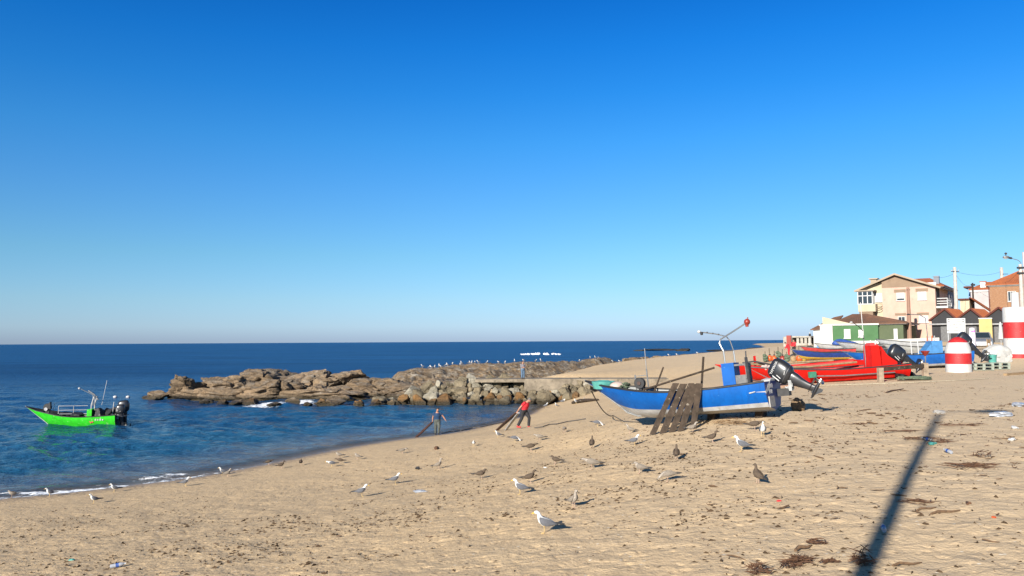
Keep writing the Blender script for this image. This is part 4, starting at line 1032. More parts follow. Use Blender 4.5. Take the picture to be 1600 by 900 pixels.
class House:
    """a building in metres: x runs along the front to the right, y goes back, z up; measured off its front wall"""
    def __init__(s, name, label, cat, px, v, dist, ang, z=None):
        p = at_d(px, v, dist)
        s.o = at = Vector((p.x, p.y, p.z if z is None else z))
        s.ex = Vector((math.cos(R(ang)), -math.sin(R(ang)), 0)); s.ey = Vector((math.sin(R(ang)), math.cos(R(ang)), 0))
        s.t = thing(name, label, cat, at, R(-ang))
    def q(s, px, v, back=0):
        """front-wall coordinates of a pixel"""
        d = ray(px, v); o = s.o + s.ey * back
        k = (o - EYE).dot(s.ey) / d.dot(s.ey)
        p = EYE + d * k - s.o
        return p.dot(s.ex), p.z
    def box(s, name, m, x0, x1, y0, y1, z0, z1, parent=None):
        return MB().span(x0, x1, y0, y1, z0, z1).build(name, m, parent or s.t, False)
    def win(s, u0, u1, v0, v1, m=None, frame=True, back=0, sill=True, pm=None, mull=1):
        x0, z1 = s.q(u0, v0, back); x1, z0 = s.q(u1, v1, back)
        return s.win_m(x0, x1, z0, z1, back, m, pm, mull, sill)
    def win_m(s, x0, x1, z0, z1, y=0, m=None, pm=None, mull=1, sill=True):
        mb = MB(); e = .06
        mb.span(x0 - e, x0, y - .05, y + .02, z0 - e, z1 + e); mb.span(x1, x1 + e, y - .05, y + .02, z0 - e, z1 + e)
        mb.span(x0, x1, y - .05, y + .02, z1, z1 + e); mb.span(x0, x1, y - .05, y + .02, z0 - e, z0)
        for k in range(mull): a = x0 + (x1 - x0) * (k + 1) / (mull + 1); mb.span(a - .025, a + .025, y - .04, y - .012, z0, z1)
        f = mb.build('window', m or M['white'], s.t, False)
        MB().span(x0, x1, y - .012, y + .01, z0, z1).build('pane', pm or M['glass'], f, False)
        if sill: MB().span(x0 - .1, x1 + .1, y - .13, y - .052, z0 - .13, z0 - .062).build('sill', M['white'], f, False)
        return f
    def shutter(s, u0, u1, v0, v1, gap=0., back=0):
        x0, z1 = s.q(u0, v0, back); x1, z0 = s.q(u1, v1, back)
        mb = MB(); e = .05
        mb.span(x0 - e, x0, back - .06, back + .02, z0, z1 + e); mb.span(x1, x1 + e, back - .06, back + .02, z0, z1 + e); mb.span(x0, x1, back - .06, back + .02, z1, z1 + e)
        f = mb.build('window', M['white'], s.t, False)
        n = 9; sh = MB()
        for k in range(n):
            a = z0 + (z1 - z0) * (gap + (1 - gap) * k / n); b = z0 + (z1 - z0) * (gap + (1 - gap) * (k + .9) / n)
            sh.span(x0, x1, back - .035, back - .005, a, b)
        sh.build('roller_shutter', M['white'], f, False)
        MB().span(x0, x1, back - .006, back + .01, z0, z1).build('pane', M['glass'], f, False)
        MB().span(x0 - .1, x1 + .1, back - .14, back - .062, z0 - .1, z0).build('sill', M['white'], f, False)
def roof_slope(a, b, c, d, amp=.05, pitch=.32, thick=.10):
    """a tiled slope: a-b along the eave, d-c along the ridge, with rounded tile rows running down it"""
    a, b, c, d = map(Vector, (a, b, c, d)); n = max(6, int((b - a).length / pitch) * 4)
    nn = (b - a).cross(d - a).normalized()
    if nn.z < 0: nn = -nn
    r0, r1, l0, l1 = [], [], [], []
    for k in range(n + 1):
        f = k / n; h = nn * (amp * abs(math.sin(math.pi * f * n / 4)))
        r0.append(a.lerp(b, f) + h); r1.append(d.lerp(c, f) + h); l0.append(a.lerp(b, f) - nn * thick); l1.append(d.lerp(c, f) - nn * thick)
    return MB().loft([l0, r0, r1, l1, l0], False, False)
def gable(s, name, x0, x1, y0, y1, ze, zr, xr, m, over=.35, ze2=None, parent=None, amp=.05):
    ze2 = ze if ze2 is None else ze2
    k1 = (zr - ze) / max(.01, xr - x0); k2 = (zr - ze2) / max(.01, x1 - xr)
    for nm, (xa, za, xb, zb) in (('l', (x0 - over, ze - over * k1, xr, zr)), ('r', (x1 + over, ze2 - over * k2, xr, zr))):
        roof_slope((xa, y0 - over, za), (xa, y1 + over, za), (xb, y1 + over, zb), (xb, y0 - over, zb), amp).build(name, m, parent or s.t, True, 30)
def hip(s, name, x0, x1, y0, y1, ze, zr, m, over=.4, ridge=None, amp=.05):
    x0 -= over; x1 += over; y0 -= over; y1 += over
    h = (y1 - y0) / 2; ra, rb_ = ridge or (x0 + min(h, (x1 - x0) * .45), x1 - min(h, (x1 - x0) * .45)); ym = (y0 + y1) / 2
    A_, B_, C_, D_ = (x0, y0, ze), (x1, y0, ze), (x1, y1, ze), (x0, y1, ze); E_, F_ = (ra, ym, zr), (rb_, ym, zr)
    mb = roof_slope(A_, B_, F_, E_, amp)
    mb.build(name, m, s.t, True, 30)
    MB().slab([A_, E_, D_], (0, 0, .02)).build(name, m, s.t, False); MB().slab([B_, C_, F_], (0, 0, .02)).build(name, m, s.t, False)
    MB().slab([D_, E_, F_, C_], (0, 0, .02)).build(name, m, s.t, False)
    MB().span(x0 + .1, x1 - .1, y0 + .1, y1 - .1, ze - .14, ze - .02).build('eaves', M['white'], s.t, False)
ANG = 36
# --- the big house
H1 = House('gabled_house', 'large peach house with a brown gable and an enclosed balcony', 'house', 1381, 534, 103, ANG)
h = H1
xR, _ = h.q(1463, 500); _, zE = h.q(1400, 449); xP, zP = h.q(1398.7, 428); _, zR = h.q(1463, 446); xL, _ = h.q(1343, 500); _, zL = h.q(1343, 452)
_, zJ = h.q(1378, 440)
DEP = 11
def gz_at(x): return zP - (zP - zR) * (x - xP) / (xR - xP) if x > xP else zP - (zP - zL) * (xP - x) / (xP - xL)
MB().slab([(0, 0, -2), (xR, 0, -2), (xR, 0, zE), (0, 0, zE)], (0, DEP, 0)).build('wall', W['peach'], h.t, False)
MB().slab([(0, -.03, zE + .002), (xR, -.03, zE + .002), (xR, -.03, max(zE + .05, gz_at(xR) - .12)), (xP, -.03, zP - .14), (0, -.03, gz_at(0) - .12)], (0, DEP, 0)).build('gable_wall', W['brown'], h.t, False)
MB().slab([(xL, .5, -2), (-.002, .5, -2), (-.002, .5, gz_at(0) - .2), (xL, .5, zL - .12)], (0, DEP - 2, 0)).build('side_wing', W['cream'], h.t, False)
k1 = (zP - zL) / (xP - xL); k2 = (zP - zR) / (xR - xP)
roof_slope((xP, -.6, zP), (xP, DEP + .4, zP), (xL - .5, DEP + .4, zL - .5 * k1), (xL - .5, -.6 + .5, zL - .5 * k1), .03).build('roof', TILE_GREY, h.t, True, 30)
roof_slope((xR + .7, -.6, zR - .7 * k2), (xR + .7, DEP + .4, zR - .7 * k2), (xP, DEP + .4, zP), (xP, -.6, zP), .03).build('roof', TILE_GREY, h.t, True, 30)
MB().bar((xP, -.62, zP - .05), (xL - .5, -.15, zL - .5 * k1 - .05), .1, .22).build('barge_board', W['beige'], h.t, False)
MB().bar((xP, -.62, zP - .05), (xR + .7, -.62, zR - .7 * k2 - .05), .1, .22).build('barge_board', W['beige'], h.t, False)
for (u0, u1, v0, v1, gp_) in ((1401.5, 1413, 458, 469, .25), (1434.5, 1447, 456.5, 468, 0), (1436.5, 1450, 494, 503.5, 0)): h.shutter(u0, u1, v0, v1, gp_)
h.win(1404, 1414, 495.5, 503, mull=1)
for (u0, u1, v0, v1) in ((1397, 1415.5, 452.5, 456.5), (1430.5, 1450, 451, 455), (1398.5, 1416, 489.5, 492.5), (1432.5, 1451.5, 488.5, 491.5)):
    x0, z1 = h.q(u0, v0); x1, z0 = h.q(u1, v1); h.box('lintel_panel', W['brown'], x0, x1, -.05, -.003, z0, z1)
h.shutter(1368, 1380, 459, 471, 0, .5)
# enclosed balcony at the left corner
x0, z1 = h.q(1342.5, 456); x1, z0 = h.q(1366, 487); _, zs = h.q(1350, 476)
h.box('balcony_wall', W['cream'], x0, x1 + .35, -.9, .49, z0, zs)
fr = MB()
for k in range(4): a = x0 + (x1 - x0) * k / 3; fr.span(a - .05, a + .05, -.9, -.8, zs, z1)
for z in (zs + .04, z1 - .04, (zs * .35 + z1 * .65)): fr.span(x0 - .05, x1 + .05, -.89, -.81, z - .05, z + .05)
for y in (-.85, -.2, .45): fr.span(x1 - .05, x1 + .05, y - .04, y + .04, zs, z1); fr.span(x0 - .05, x0 + .05, y - .04, y + .04, zs, z1)
f_ = fr.build('window', M['white'], h.t, False)
MB().span(x0, x1, -.87, -.84, zs + .1, z1 - .1).build('pane', M['glass'], f_, False)
h.box('balcony_roof', W['beige'], x0 - .2, x1 + .3, -1.1, .49, z1, z1 + .14)
h.box('balcony_underside', W['brown'], x0 + .1, x1, -.8, .49, z0 - .5, z0 - .003)
rl = MB()
for z in (zs - .6, zs - .3, zs): rl.tube([(x1 + .4, -.85, z), (x1 + .9, -.5, z), (x1 + 1.0, .4, z)], .035, 5)
rl.build('railing', W['brown'], h.t)
# right-hand balcony and chimneys
x0, zb = h.q(1465, 478); x1, zt = h.q(1482, 465)
h.box('balcony_floor', M['white'], xR + .002, xR + 1.3, .4, 3.4, zb - .25, zb)
rl = MB()
for z in (zb + .3, zb + .6, zb + .95): rl.tube([(xR + .1, .45, z), (xR + 1.25, .45, z), (xR + 1.25, 3.3, z)], .06, 5)
for y in (.45, 1.4, 2.4, 3.3): rl.tube([(xR + 1.25, y, zb), (xR + 1.25, y, zb + 1)], .05, 5)
rl.build('railing', M['white'], h.t)
h.box('balcony_shade_panel', W['dark'], xR + .003, xR + .04, .7, 3.2, zb + .01, zb + 2.3)  # dark panel painting the shade inside the balcony
x0, z0 = h.q(1355, 446); x1, z1 = h.q(1364, 433)
h.box('chimney', W['beige'], x0, x1, 2, 2.8, z0 - 1, z1 - .15); h.box('chimney_cap', W['beige'], x0 - .18, x1 + .18, 1.8, 3.0, z1 - .147, z1)
# --- grey house joined behind it
H2 = House('grey_house', 'grey shaded house wall with an orange roof joined behind the peach house', 'house', 1472, 534, 112, ANG)
h = H2
_, ze = h.q(1480, 446); xr, _ = h.q(1478, 500); _, zr = h.q(1443, 430)
h.box('wall', W['grey'], -7, .1, 0, 14, -2, ze - .15)
hip(h, 'roof', -7, .1, 0, 14, ze - .01, zr, TILE, .5, (-5.2, -2.2))
h.box('chimney', W['grey'], -.9, -.2, 1.0, 1.7, ze + .02, ze + 1.5)
h.box('gable_panel', M['white'], -3, -.4, -.45, -.4, ze - .1, ze + .5)
for y in (2.0, 4.6, 7.4, 10): 
    f_ = MB().span(.09, .16, y - .1, y + .9, ze - 2.6, ze - .9).build('window', M['white'], h.t, False)
    MB().span(.155, .17, y, y + .8, ze - 2.5, ze - 1.0).build('pane', M['glass'], f_, False)
# --- green bungalow
H3 = House('green_bungalow', 'low green house with two white shutters and a worn brown hipped roof', 'house', 1302, 534, 96, ANG)
h = H3
x1, _ = h.q(1372, 515); _, ze = h.q(1330, 508); _, zr = h.q(1345, 489); xw, _ = h.q(1282, 515)
h.box('wall', W['green'], 0, x1, 0, 9, -2, ze)
_, zw = h.q(1330, 534.5); h.box('white_plinth', W['white'], 0, x1 + .03, -.05, -.003, -2, zw + .15)
h.box('parapet', M['white'], -.1, x1 + .12, -.14, -.003, ze - .02, ze + .16)
h.box('end_wall', W['olive'], x1 + .003, x1 + 2.6, .5, 9, -2, ze - .05)  # olive tone puts the shade of this side into the wall colour
h.shutter(1319.5, 1328.5, 515, 528); h.shutter(1342, 1349, 516, 526)
hip(h, 'roof', -.2, x1 + 2.7, .5, 9, ze + .18, zr, TILE_OLD, .35, (1.2, x1 - 2.2), .06)
h.box('annex', W['white'], xw, -.003, -.2, 5, -2, ze - .03); h.box('annex_coping', M['white'], xw - .1, -.003, -.3, 5.1, ze - .03 + .003, ze + .12)
xv, _ = h.q(1268, 515); h.box('annex', W['white'], xv, xw - .003, .8, 6, -2, ze - .5)
roof_slope((xv - .3, .5, ze - .45), (xw + 1.2, .5, ze - .3), (xw + 1.5, 5, zr - .1), (xv + 1.4, 5, zr - .35), .06).build('roof', TILE_OLD, h.t, True, 30)
MB().slab([(xw + .3, -.12, ze + .12), (xw + 3.8, -.12, ze + .12), (xw + .3, -.12, ze + 1.05)], (0, .18, 0)).build('gable_panel', W['cream'], h.t, False)
h.box('doorway', M['white'], x1 + 1.6, x1 + 2.0, .35, .497, -2, ze - .5)
# --- low ruin at the far left
H4 = House('concrete_shelter', 'low grey concrete shelter with dark openings at the far left of the houses', 'shed', 1231, 545, 128, ANG)
h = H4
xr, _ = h.q(1268, 530); _, zt = h.q(1250, 525); _, zo = h.q(1250, 529)
h.box('roof_slab', M['concrete'], .8, xr, -.2, 3, zt - .25, zt); h.box('back_wall', W['dark'], .8, xr, 2.4, 2.8, -1, zt - .253)
for k in range(4): a = 1.6 + (xr - 1.9) * k / 3; h.box('pillar', M['concrete'], a - .2, a + .2, 0, .5, -1, zt - .253)
h.box('low_wall', M['concrete'], .8, xr, -.05, .3, -1, zt - 1.15)
h.box('end_block', M['concrete'], -.6, .797, -.3, 2.5, -1, zt - .1)
h.box('red_cupboard', M['red_dull'], .05, .75, -.75, -.303, zt - 1.7, zt + .1)
# --- three huts
hm = None
HUT = [(1455, 1497, 1477, 498, 482, 'left dark gabled hut with an orange tiled roof, behind the white sign'), (1496.5, 1538, 1517.5, 497, 482, 'middle dark gabled hut with an orange tiled roof, between the two others'), (1537.5, 1586, 1561, 497, 480, 'right dark gabled hut with an orange tiled roof, beside the tall striped daymark')]
for i, (u0, u1, ur, ve, vr, lab) in enumerate(HUT):
    h = House('gabled_hut', lab, 'hut', u0 + 2, 535, 90 - i * 2.0, 46)
    tag(h.t, group='gabled fishing huts')
    x1, _ = h.q(u1 - 2, 500); xm, zr = h.q(ur, vr); _, ze = h.q(ur, ve)
    D_ = 4.6
    MB().slab([(0, 0, -1.5), (x1, 0, -1.5), (x1, 0, ze), (xm, 0, zr - .06), (0, 0, ze)], (0, .12, 0)).build('front_boards', W['dark'], h.t, False)
    h.box('wall', W['white'] if i == 0 else W['yellow'], .0, x1, .122, D_, -1.5, ze - .12)
    bd = MB()
    for k in range(9): a = .08 + (x1 - .16) * k / 8; bd.span(a - .012, a + .012, -.02, -.002, -1.4, ze - .1)
    bd.build('board_joints', W['dark'], h.t, False)
    gable(h, 'roof', 0, x1, 0, D_, ze, zr, xm, TILE, .22, amp=.05)
    for (xa, za, xb, zb) in ((-.24, ze - .22 * (zr - ze) / xm, xm, zr), (x1 + .24, ze - .22 * (zr - ze) / (x1 - xm), xm, zr)):
        MB().bar((xa, -.24, za - .02), (xb, -.24, zb - .02), .06, .17).build('barge_board', W['darkred'], h.t, False)
    _, za = h.q(ur, 506.5)
    MB().tube([(-.1, -.5, za), (x1 + .1, -.5, za)], .075, 8).build('awning_roll', M['hullwhite'], h.t)
    for a in (.05, x1 - .05): MB().tube([(a, 0, za + .05), (a, -.5, za)], .03, 5).build('awning_bracket', M['hullwhite'], h.t)
    h.box('door', M['grating'], xm - .55, xm + .45, -.04, -.003, -1.4, za - .25)
YW = House('yellow_wall', 'bare yellow wall standing between the middle and right huts', 'wall', 1531, 535, 85.5, 40)
x1, zt = YW.q(1549.5, 498); MB().span(0, x1, 0, .25, -1.5, zt).build('wall_face', W['yellow'], YW.t, False)
MB().span(-.04, x1 + .04, -.05, .3, zt + .002, zt + .1).build('coping', M['white'], YW.t, False)
# --- houses behind
H5 = House('lilac_house', 'pale lilac house with a small orange roof and white chimney behind the huts', 'house', 1520, 534, 128, 36)
h = H5
x1, ze = h.q(1553, 452.5); _, zr = h.q(1547, 438)
h.box('wall', W['lilac'], 0, x1, 0, 9, -2, ze); h.box('cornice', M['white'], -.12, x1 + .12, -.15, -.003, ze - .25, ze)
hip(h, 'roof', 0, x1, 0, 9, ze + .15, zr, TILE, .3, (x1 * .55, x1 * .85))
x0, z0 = h.q(1531, 449); xx, z1 = h.q(1539, 439); h.box('chimney', M['white'], x0, xx, .6, 1.4, z0 - .4, z1 - .12); h.box('chimney_cap', TILE, x0 - .1, xx + .1, .5, 1.5, z1 - .117, z1)
x0, z0 = h.q(1511, 470); h.box('side_block', W['skyblue'], x0, -.003, 2, 7, -2, z0 + 2.2); h.box('side_eave', W['darkred'], x0 - .6, .1, 1.6, 7.2, z0 + 2.203, z0 + 2.45)
for z in (ze - 2.8, ze - 5.6): h.win_m(x1 * .80, x1 * .93, z, z + 1.3, 0)
H6 = House('small_house', 'small beige house with a sloping orange roof in front of the lilac one', 'house', 1503, 534, 108, 36)
h = H6
x1, z0 = h.q(1527, 486); _, z1 = h.q(1510, 467); xq, _ = h.q(1515, 480)
h.box('wall', W['cream'], 0, xq, 0, 6, -2, z1 - .15); h.box('wall', W['beige'], xq + .003, x1, .3, 6, -2, z0)
roof_slope((xq, .0, z1 + .2), (xq, 6, z1 + .2), (x1 + 1.4, 6, z0 + .05), (x1 + 1.4, .0, z0 + .05), .05).build('roof', TILE, h.t, True, 30)
h.box('eaves', W['darkred'], -.3, xq - .003, -.3, 6, z1 - .147, z1 + .05)
h.win_m(xq + .5, xq + 1.1, z0 - 1.7, z0 - .6, .3)
H7 = House('brick_house', 'brown brick house with a big orange hipped roof at the right edge', 'house', 1550, 534, 104, 34)
h = H7
x1, ze = h.q(1622, 444); _, zr = h.q(1606, 418)
h.box('wall', BRICK, 0, x1, 0, 10, -2, ze)
h.box('frieze', M['white'], -.1, x1, -.12, -.003, ze - .12, ze + .12)
hip(h, 'roof', 0, x1, 0, 10, ze + .15, zr, TILE, .5, (x1 * .62, x1 * .75))
h.win(1575, 1587, 456, 470, mull=2)
x0, z0 = h.q(1549, 470); h.box('downpipe', W['darkred'], -.14, -.02, -.1, .05, -1, ze - .1)
for k in range(4): h.win_m(.5 + 1.9 * k, 1.4 + 1.9 * k, 1.4, 2.5, 0)
# --- poles and lamps
def pole(name, label, u, v0, v1, d, r0, r1, m, cat='pole', group='utility poles among the houses', lean=0):
    a, b = at_d(u, v0, d), at_d(u + lean, v1, d)
    g_ = min(a.z, gz(a.x, a.y) - .1)
    t = thing(name, label, cat, (a.x, a.y, g_), 0, group)
    mb = MB(); mb.tube([(0, 0, 0), (b.x - a.x, 0, (b.z - g_) * .5), (b.x - a.x, 0, b.z - g_)], [r0, (r0 + r1) / 2, r1], 8); mb.build('shaft', m, t)
    return t, b - Vector((a.x, a.y, g_)), b
t, q, top1 = pole('utility_pole', 'tall pale concrete utility pole beside the grey house', 1491.5, 530, 417.5, 92, .26, .17, M['conc_pole'])
MB().bar(q + Vector((-.45, -.1, -.5)), q + Vector((.45, -.1, -.5)), .08, .08).build('cross_arm', M['darkgrey'], t)
for x in (-.4, 0, .4): MB().lathe([(.05, 0), (.07, .06), (.03, .16)], q + Vector((x, -.1, -.46)), 8).build('insulator', M['hullwhite'], t)
t, q, top2 = pole('utility_pole', 'thick concrete utility pole with brackets behind the brick house roof', 1564.5, 530, 418, 118, .3, .22, M['conc_pole'])
for z in (-1, -2, -2.6): MB().bar(q + Vector((0, -.25, z)), q + Vector((.8, -.25, z)), .08, .08).build('cross_arm', M['darkgrey'], t)
t, q, top3 = pole('utility_pole', 'thin dark utility pole standing before the lilac house', 1519.5, 530, 442, 118, .16, .11, M['wood'])
MB().bar(q + Vector((-.3, -.1, -.3)), q + Vector((.3, -.1, -.3)), .1, .3).build('cross_arm', M['darkgrey'], t)
t, q, top4 = pole('utility_pole', 'brown wooden utility pole standing in front of the peach house', 1421, 532, 449, 93, .27, .17, wallmat('pinkish_wood', (.24, .14, .10)), lean=-2.5)
MB().bar(q + Vector((-.2, -.1, -.3)), q + Vector((.2, -.1, -.3)), .08, .08).build('cross_arm', M['darkgrey'], t)
t, q, top5 = pole('street_lamp', 'street lamp on a concrete pole with a curved arm above the brick house', 1594, 560, 413, 66, .19, .13, M['conc_pole'], 'street lamp', None)
MB().tube([q + Vector((0, -.1, -.4)), q + Vector((.0, -.1, .15)), q + Vector((-.25, -.1, .35)), q + Vector((-.8, -.1, .50))], .03, 6).build('arm', M['galv'], t)
MB().tube([q + Vector((-.75, -.1, .5)), q + Vector((-1.0, -.1, .56))], .09, 8).build('lamp_neck', M['darkgrey'], t)
MB().ell(q + Vector((-1.22, -.1, .60)), (.28, .17, .12)).build('lamp_head', M['galv'], t)
MB().ell(q + Vector((-1.24, -.1, .55)), (.2, .13, .11)).build('lamp_bowl', M['white'], t)
MB().lathe([(.07, 0), (.10, .06), (.10, .14), (.02, .17)], q + Vector((-1.22, -.1, .82)), 8).tube([q + Vector((-1.22, -.1, .7)), q + Vector((-1.22, -.1, .84))], .03, 6).build('light_sensor', M['darkgrey'], t)
for z in (-.3, -.75): MB().bar(q + Vector((-.35, -.12, z)), q + Vector((.3, -.12, z)), .1, .16).build('bracket', M['darkgrey'], t)
pole('mast', 'slim lilac mast at the very right edge behind the daymark', 1599, 560, 394, 75, .12, .10, W['lilac'], 'mast', None)
t, q, _b = pole('post', 'thin white post with a sign box before the white annex', 1265, 545, 519, 110, .06, .05, M['hullwhite'], 'post', None)
MB().box(q + Vector((0, -.05, -.4)), (.3, .06, .35)).build('sign_box', M['darkgrey'], t, False)
WIRE = mat('wire', (.04, .04, .045), .6, .1, 9, 0)
for a, b, sag, lab in ((top1 - Vector((0, 0, .5)), top2 - Vector((0, 0, .6)), .5, 'highest wire between the two tall concrete poles'), (top1 - Vector((0, 0, .6)), top3, .9, 'wire dropping from the pale concrete pole to the thin dark pole'),
                       (top3 - Vector((0, 0, .2)), top2 - Vector((0, 0, 1.8)), .5, 'wire rising from the thin dark pole to the thick concrete pole'), (top2 - Vector((0, 0, 2.2)), top5 - Vector((0, 0, .4)), .4, 'wire from the thick concrete pole to the street lamp'),
                       (top1 - Vector((0, 0, .7)), H2.o + Vector((-1, 0, 9.2)), .3, 'wire from the pale concrete pole to the grey house chimney'), (top3 - Vector((0, 0, .4)), H7.o + Vector((1, 0, 5.5)), .4, 'wire slanting down in front of the lilac house')):
    pts = [a.lerp(b, k / 12) - Vector((0, 0, sag * 4 * (k / 12) * (1 - k / 12))) for k in range(13)]
    tag(MB().tube(pts, .014, 4).build('wire', WIRE), lab, 'wire')

# ------------------------------------------------------------------ striped marks on the beach
def banded(name, label, c, prof, bands, cat, n=40):
    t = thing(name, label, cat, c)
    for (z0, z1, m, nm) in bands:
        ps = [(float(np.interp(z0, [p[1] for p in prof], [p[0] for p in prof])), z0)] + [p for p in prof if z0 < p[1] < z1] + [(float(np.interp(z1, [p[1] for p in prof], [p[0] for p in prof])), z1)]
        MB().lathe(ps, (0, 0, 0), n).build(nm, m, t, True, 50)
    return t
g = on(1498, 582.5); s = g.y / F
g = at_d(1498, 575, g.y + .84); g.z = gz(g.x, g.y)
hh = 55.5 * s
prof = [(.80, -.3), (.84, .0), (.84, hh * .53), (.83, hh * .60), (.79, hh * .70), (.72, hh * .78), (.58, hh * .88), (.40, hh * .94), (.2, hh * .985), (.02, hh)]
prof = [(r * 18.6 * s / .84, z) for r, z in prof]
banded('dome_block', 'short dome topped mooring block banded red and white, standing on the sand', g, prof, [(-.3, hh * .23, M['daymark_white'], 'white_band'), (hh * .23, hh * .535, M['daymark_red'], 'red_band'), (hh * .535, hh * .84, M['daymark_white'], 'white_band'), (hh * .84, hh, M['daymark_red'], 'red_cap')], 'mooring block')
g = at_d(1591, 568, 58.5); s = 58.5 / F; zb = gz(g.x, g.y) - .1
g = Vector((g.x, g.y, zb)); z_of = lambda v: at_d(1591, v, 58.5).z - zb
rr_ = 18.2 * s
bnd = [(0, z_of(553), M['daymark_red'], 'red_band'), (z_of(553), z_of(528.5), M['daymark_white'], 'white_band'), (z_of(528.5), z_of(503.5), M['daymark_red'], 'red_band'), (z_of(503.5), z_of(480), M['daymark_white'], 'white_band')]
dm = banded('daymark', 'tall white and red striped daymark column at the right edge', g, [(rr_ * 1.03, 0), (rr_, z_of(480) - .08), (rr_ - .08, z_of(480))], bnd, 'daymark')
MB().lathe([(.26, z_of(480)), (.25, z_of(457))], (0, 0, 0), 20).build('top_post', M['daymark_white'], dm)
MB().lathe([(rr_ - .08, z_of(480) - .002), (.02, z_of(480) + .03)], (0, 0, 0), 30).build('top_slab', M['daymark_white'], dm)
# warning board
g = at_d(1495.5, 545, 57); s = 57 / F; zb = gz(g.x, g.y)
wb = thing('warning_board', 'white warning board on two posts behind the dome block', 'sign', (g.x, g.y, zb), R(-25))
zz = lambda v: at_d(1495.5, v, 57).z - zb
hw = 12.6 * s
MB().span(-hw, hw, -.03, .03, zz(520.5), zz(497.3)).build('board', M['white'], wb, False)
for x in (-hw + .06, hw - .06): MB().tube([(x, .065, -.2), (x, .065, zz(498))], .035, 6).build('post', M['hullwhite'], wb)
for v, tx, sz in ((507.3, 'GUINCHO', .20), (511.6, 'EM', .19), (516.6, 'MOVIMENTO', .205)):
    text_part('lettering', tx, sz, M['ink'], wb, Matrix.Translation((0, -.033, zz(v + .4))) @ Matrix.Rotation(math.pi / 2, 4, 'X'))
st = MB()
for v in (499.2, 502.6): st.span(-hw + .08, hw - .08, -.036, -.031, zz(v) - .012, zz(v) + .012)
for x in (-hw + .12, hw - .12):
    for v in (499.2, 502.6): st.span(x - .05, x + .05, -.037, -.031, zz(v) - .03, zz(v) + .03)
st.build('border_line', M['ink'], wb, False)

# ------------------------------------------------------------------ things parked and stored behind the boats
def ob_(name, label, cat, mb, m, p, rz=0, group=None, rot=None, smooth=True):
    o = mb.build(name, m, None, smooth, 40, p, rot or (0, 0, rz)); return tag(o, label, cat, group)
# silver car
g = at_d(1533, 541, 72); zb = gz(g.x, g.y)
car = thing('parked_car', 'silver estate car parked by the yellow wall, tailgate windows dark', 'car', (g.x, g.y, zb), R(-118))
SIL = mat('silver_car_paint', (.34, .35, .37), .3, .06, 3, 0, metal=.5, coat=.4)
def ringc(x, hw_, z0, z1, top): return [Vector((x, -hw_, z0)), Vector((x, hw_, z0)), Vector((x, hw_ * 1.02, (z0 + z1) / 2)), Vector((x, hw_ * .97, z1)), Vector((x, -hw_ * .97, z1)), Vector((x, -hw_ * 1.02, (z0 + z1) / 2))]
MB().loft([ringc(-2.1, .80, .35, .88, 0), ringc(-2.0, .86, .25, .98, 0), ringc(-.6, .88, .22, 1.0, 0), ringc(1.2, .88, .22, .98, 0), ringc(1.9, .82, .25, .82, 0), ringc(2.15, .74, .35, .70, 0)]).build('body', SIL, car, True, 35)
def ringk(x, hw_, z): return [Vector((x, -hw_, z)), Vector((x, hw_, z))]
MB().slab([(-2.02, -.80, .99), (-1.82, -.68, 1.52), (.35, -.68, 1.55), (1.15, -.80, .99)], (0, 0, 0)).v
cab = MB(); lo = [(-2.0, .83, .985), (1.2, .83, .985)]; 
cab.add([(-2.0, -.83, .985), (1.2, -.83, .985), (1.2, .83, .985), (-2.0, .83, .985), (-1.75, -.68, 1.55), (.4, -.68, 1.55), (.4, .68, 1.55), (-1.75, .68, 1.55)], [(3, 2, 1, 0), (4, 5, 6, 7), (0, 1, 5, 4), (1, 2, 6, 5), (2, 3, 7, 6), (3, 0, 4, 7)])
cab.build('roof', SIL, car, True, 35)
for k, (a, b) in enumerate(((-1.78, -.95), (-.85, -.05), (.05, .85))):
    for sg in (1, -1):
        ya, yb = .80 * sg + .012 * sg, .70 * sg + .012 * sg
        MB().slab([(a, ya, 1.04), (b, ya, 1.04), (b if k < 2 else b - .4, yb, 1.47), (a + (.15 if k == 0 else 0), yb, 1.47)], (0, .012 * sg, 0)).build('side_window', M['glass'], car, False)
MB().slab([(-1.985, -.7, 1.05), (-1.985, .7, 1.05), (-1.80, .6, 1.48), (-1.80, -.6, 1.48)], (-.02, 0, 0)).build('rear_window', M['glass'], car, False)
MB().slab([(1.14, -.7, 1.04), (1.14, .7, 1.04), (.48, .6, 1.5), (.48, -.6, 1.5)], (.03, 0, .01)).build('windscreen', M['glass'], car, False)
for sg in (1, -1):
    MB().box((-2.06, .68 * sg, .82), (.06, .16, .22)).build('tail_light', M['red'], car, False)
    for x in (-1.3, 1.35):
        wh = MB().lathe([(.18, -.10), (.31, -.10), (.33, -.06), (.33, .06), (.31, .10), (.18, .10)], (x, .80 * sg, .33), 18, Matrix.Rotation(math.pi / 2, 3, 'X')).build('wheel', M['rubber'], car)
        MB().lathe([(.0, -.02), (.19, -.02), (.19, .02), (0, .02)], (x, .885 * sg, .33), 14, Matrix.Rotation(math.pi / 2, 3, 'X')).build('rim', M['steel'], wh)
MB().span(-2.16, -2.04, -.8, .8, .36, .52).build('bumper', M['darkgrey'], car, False)
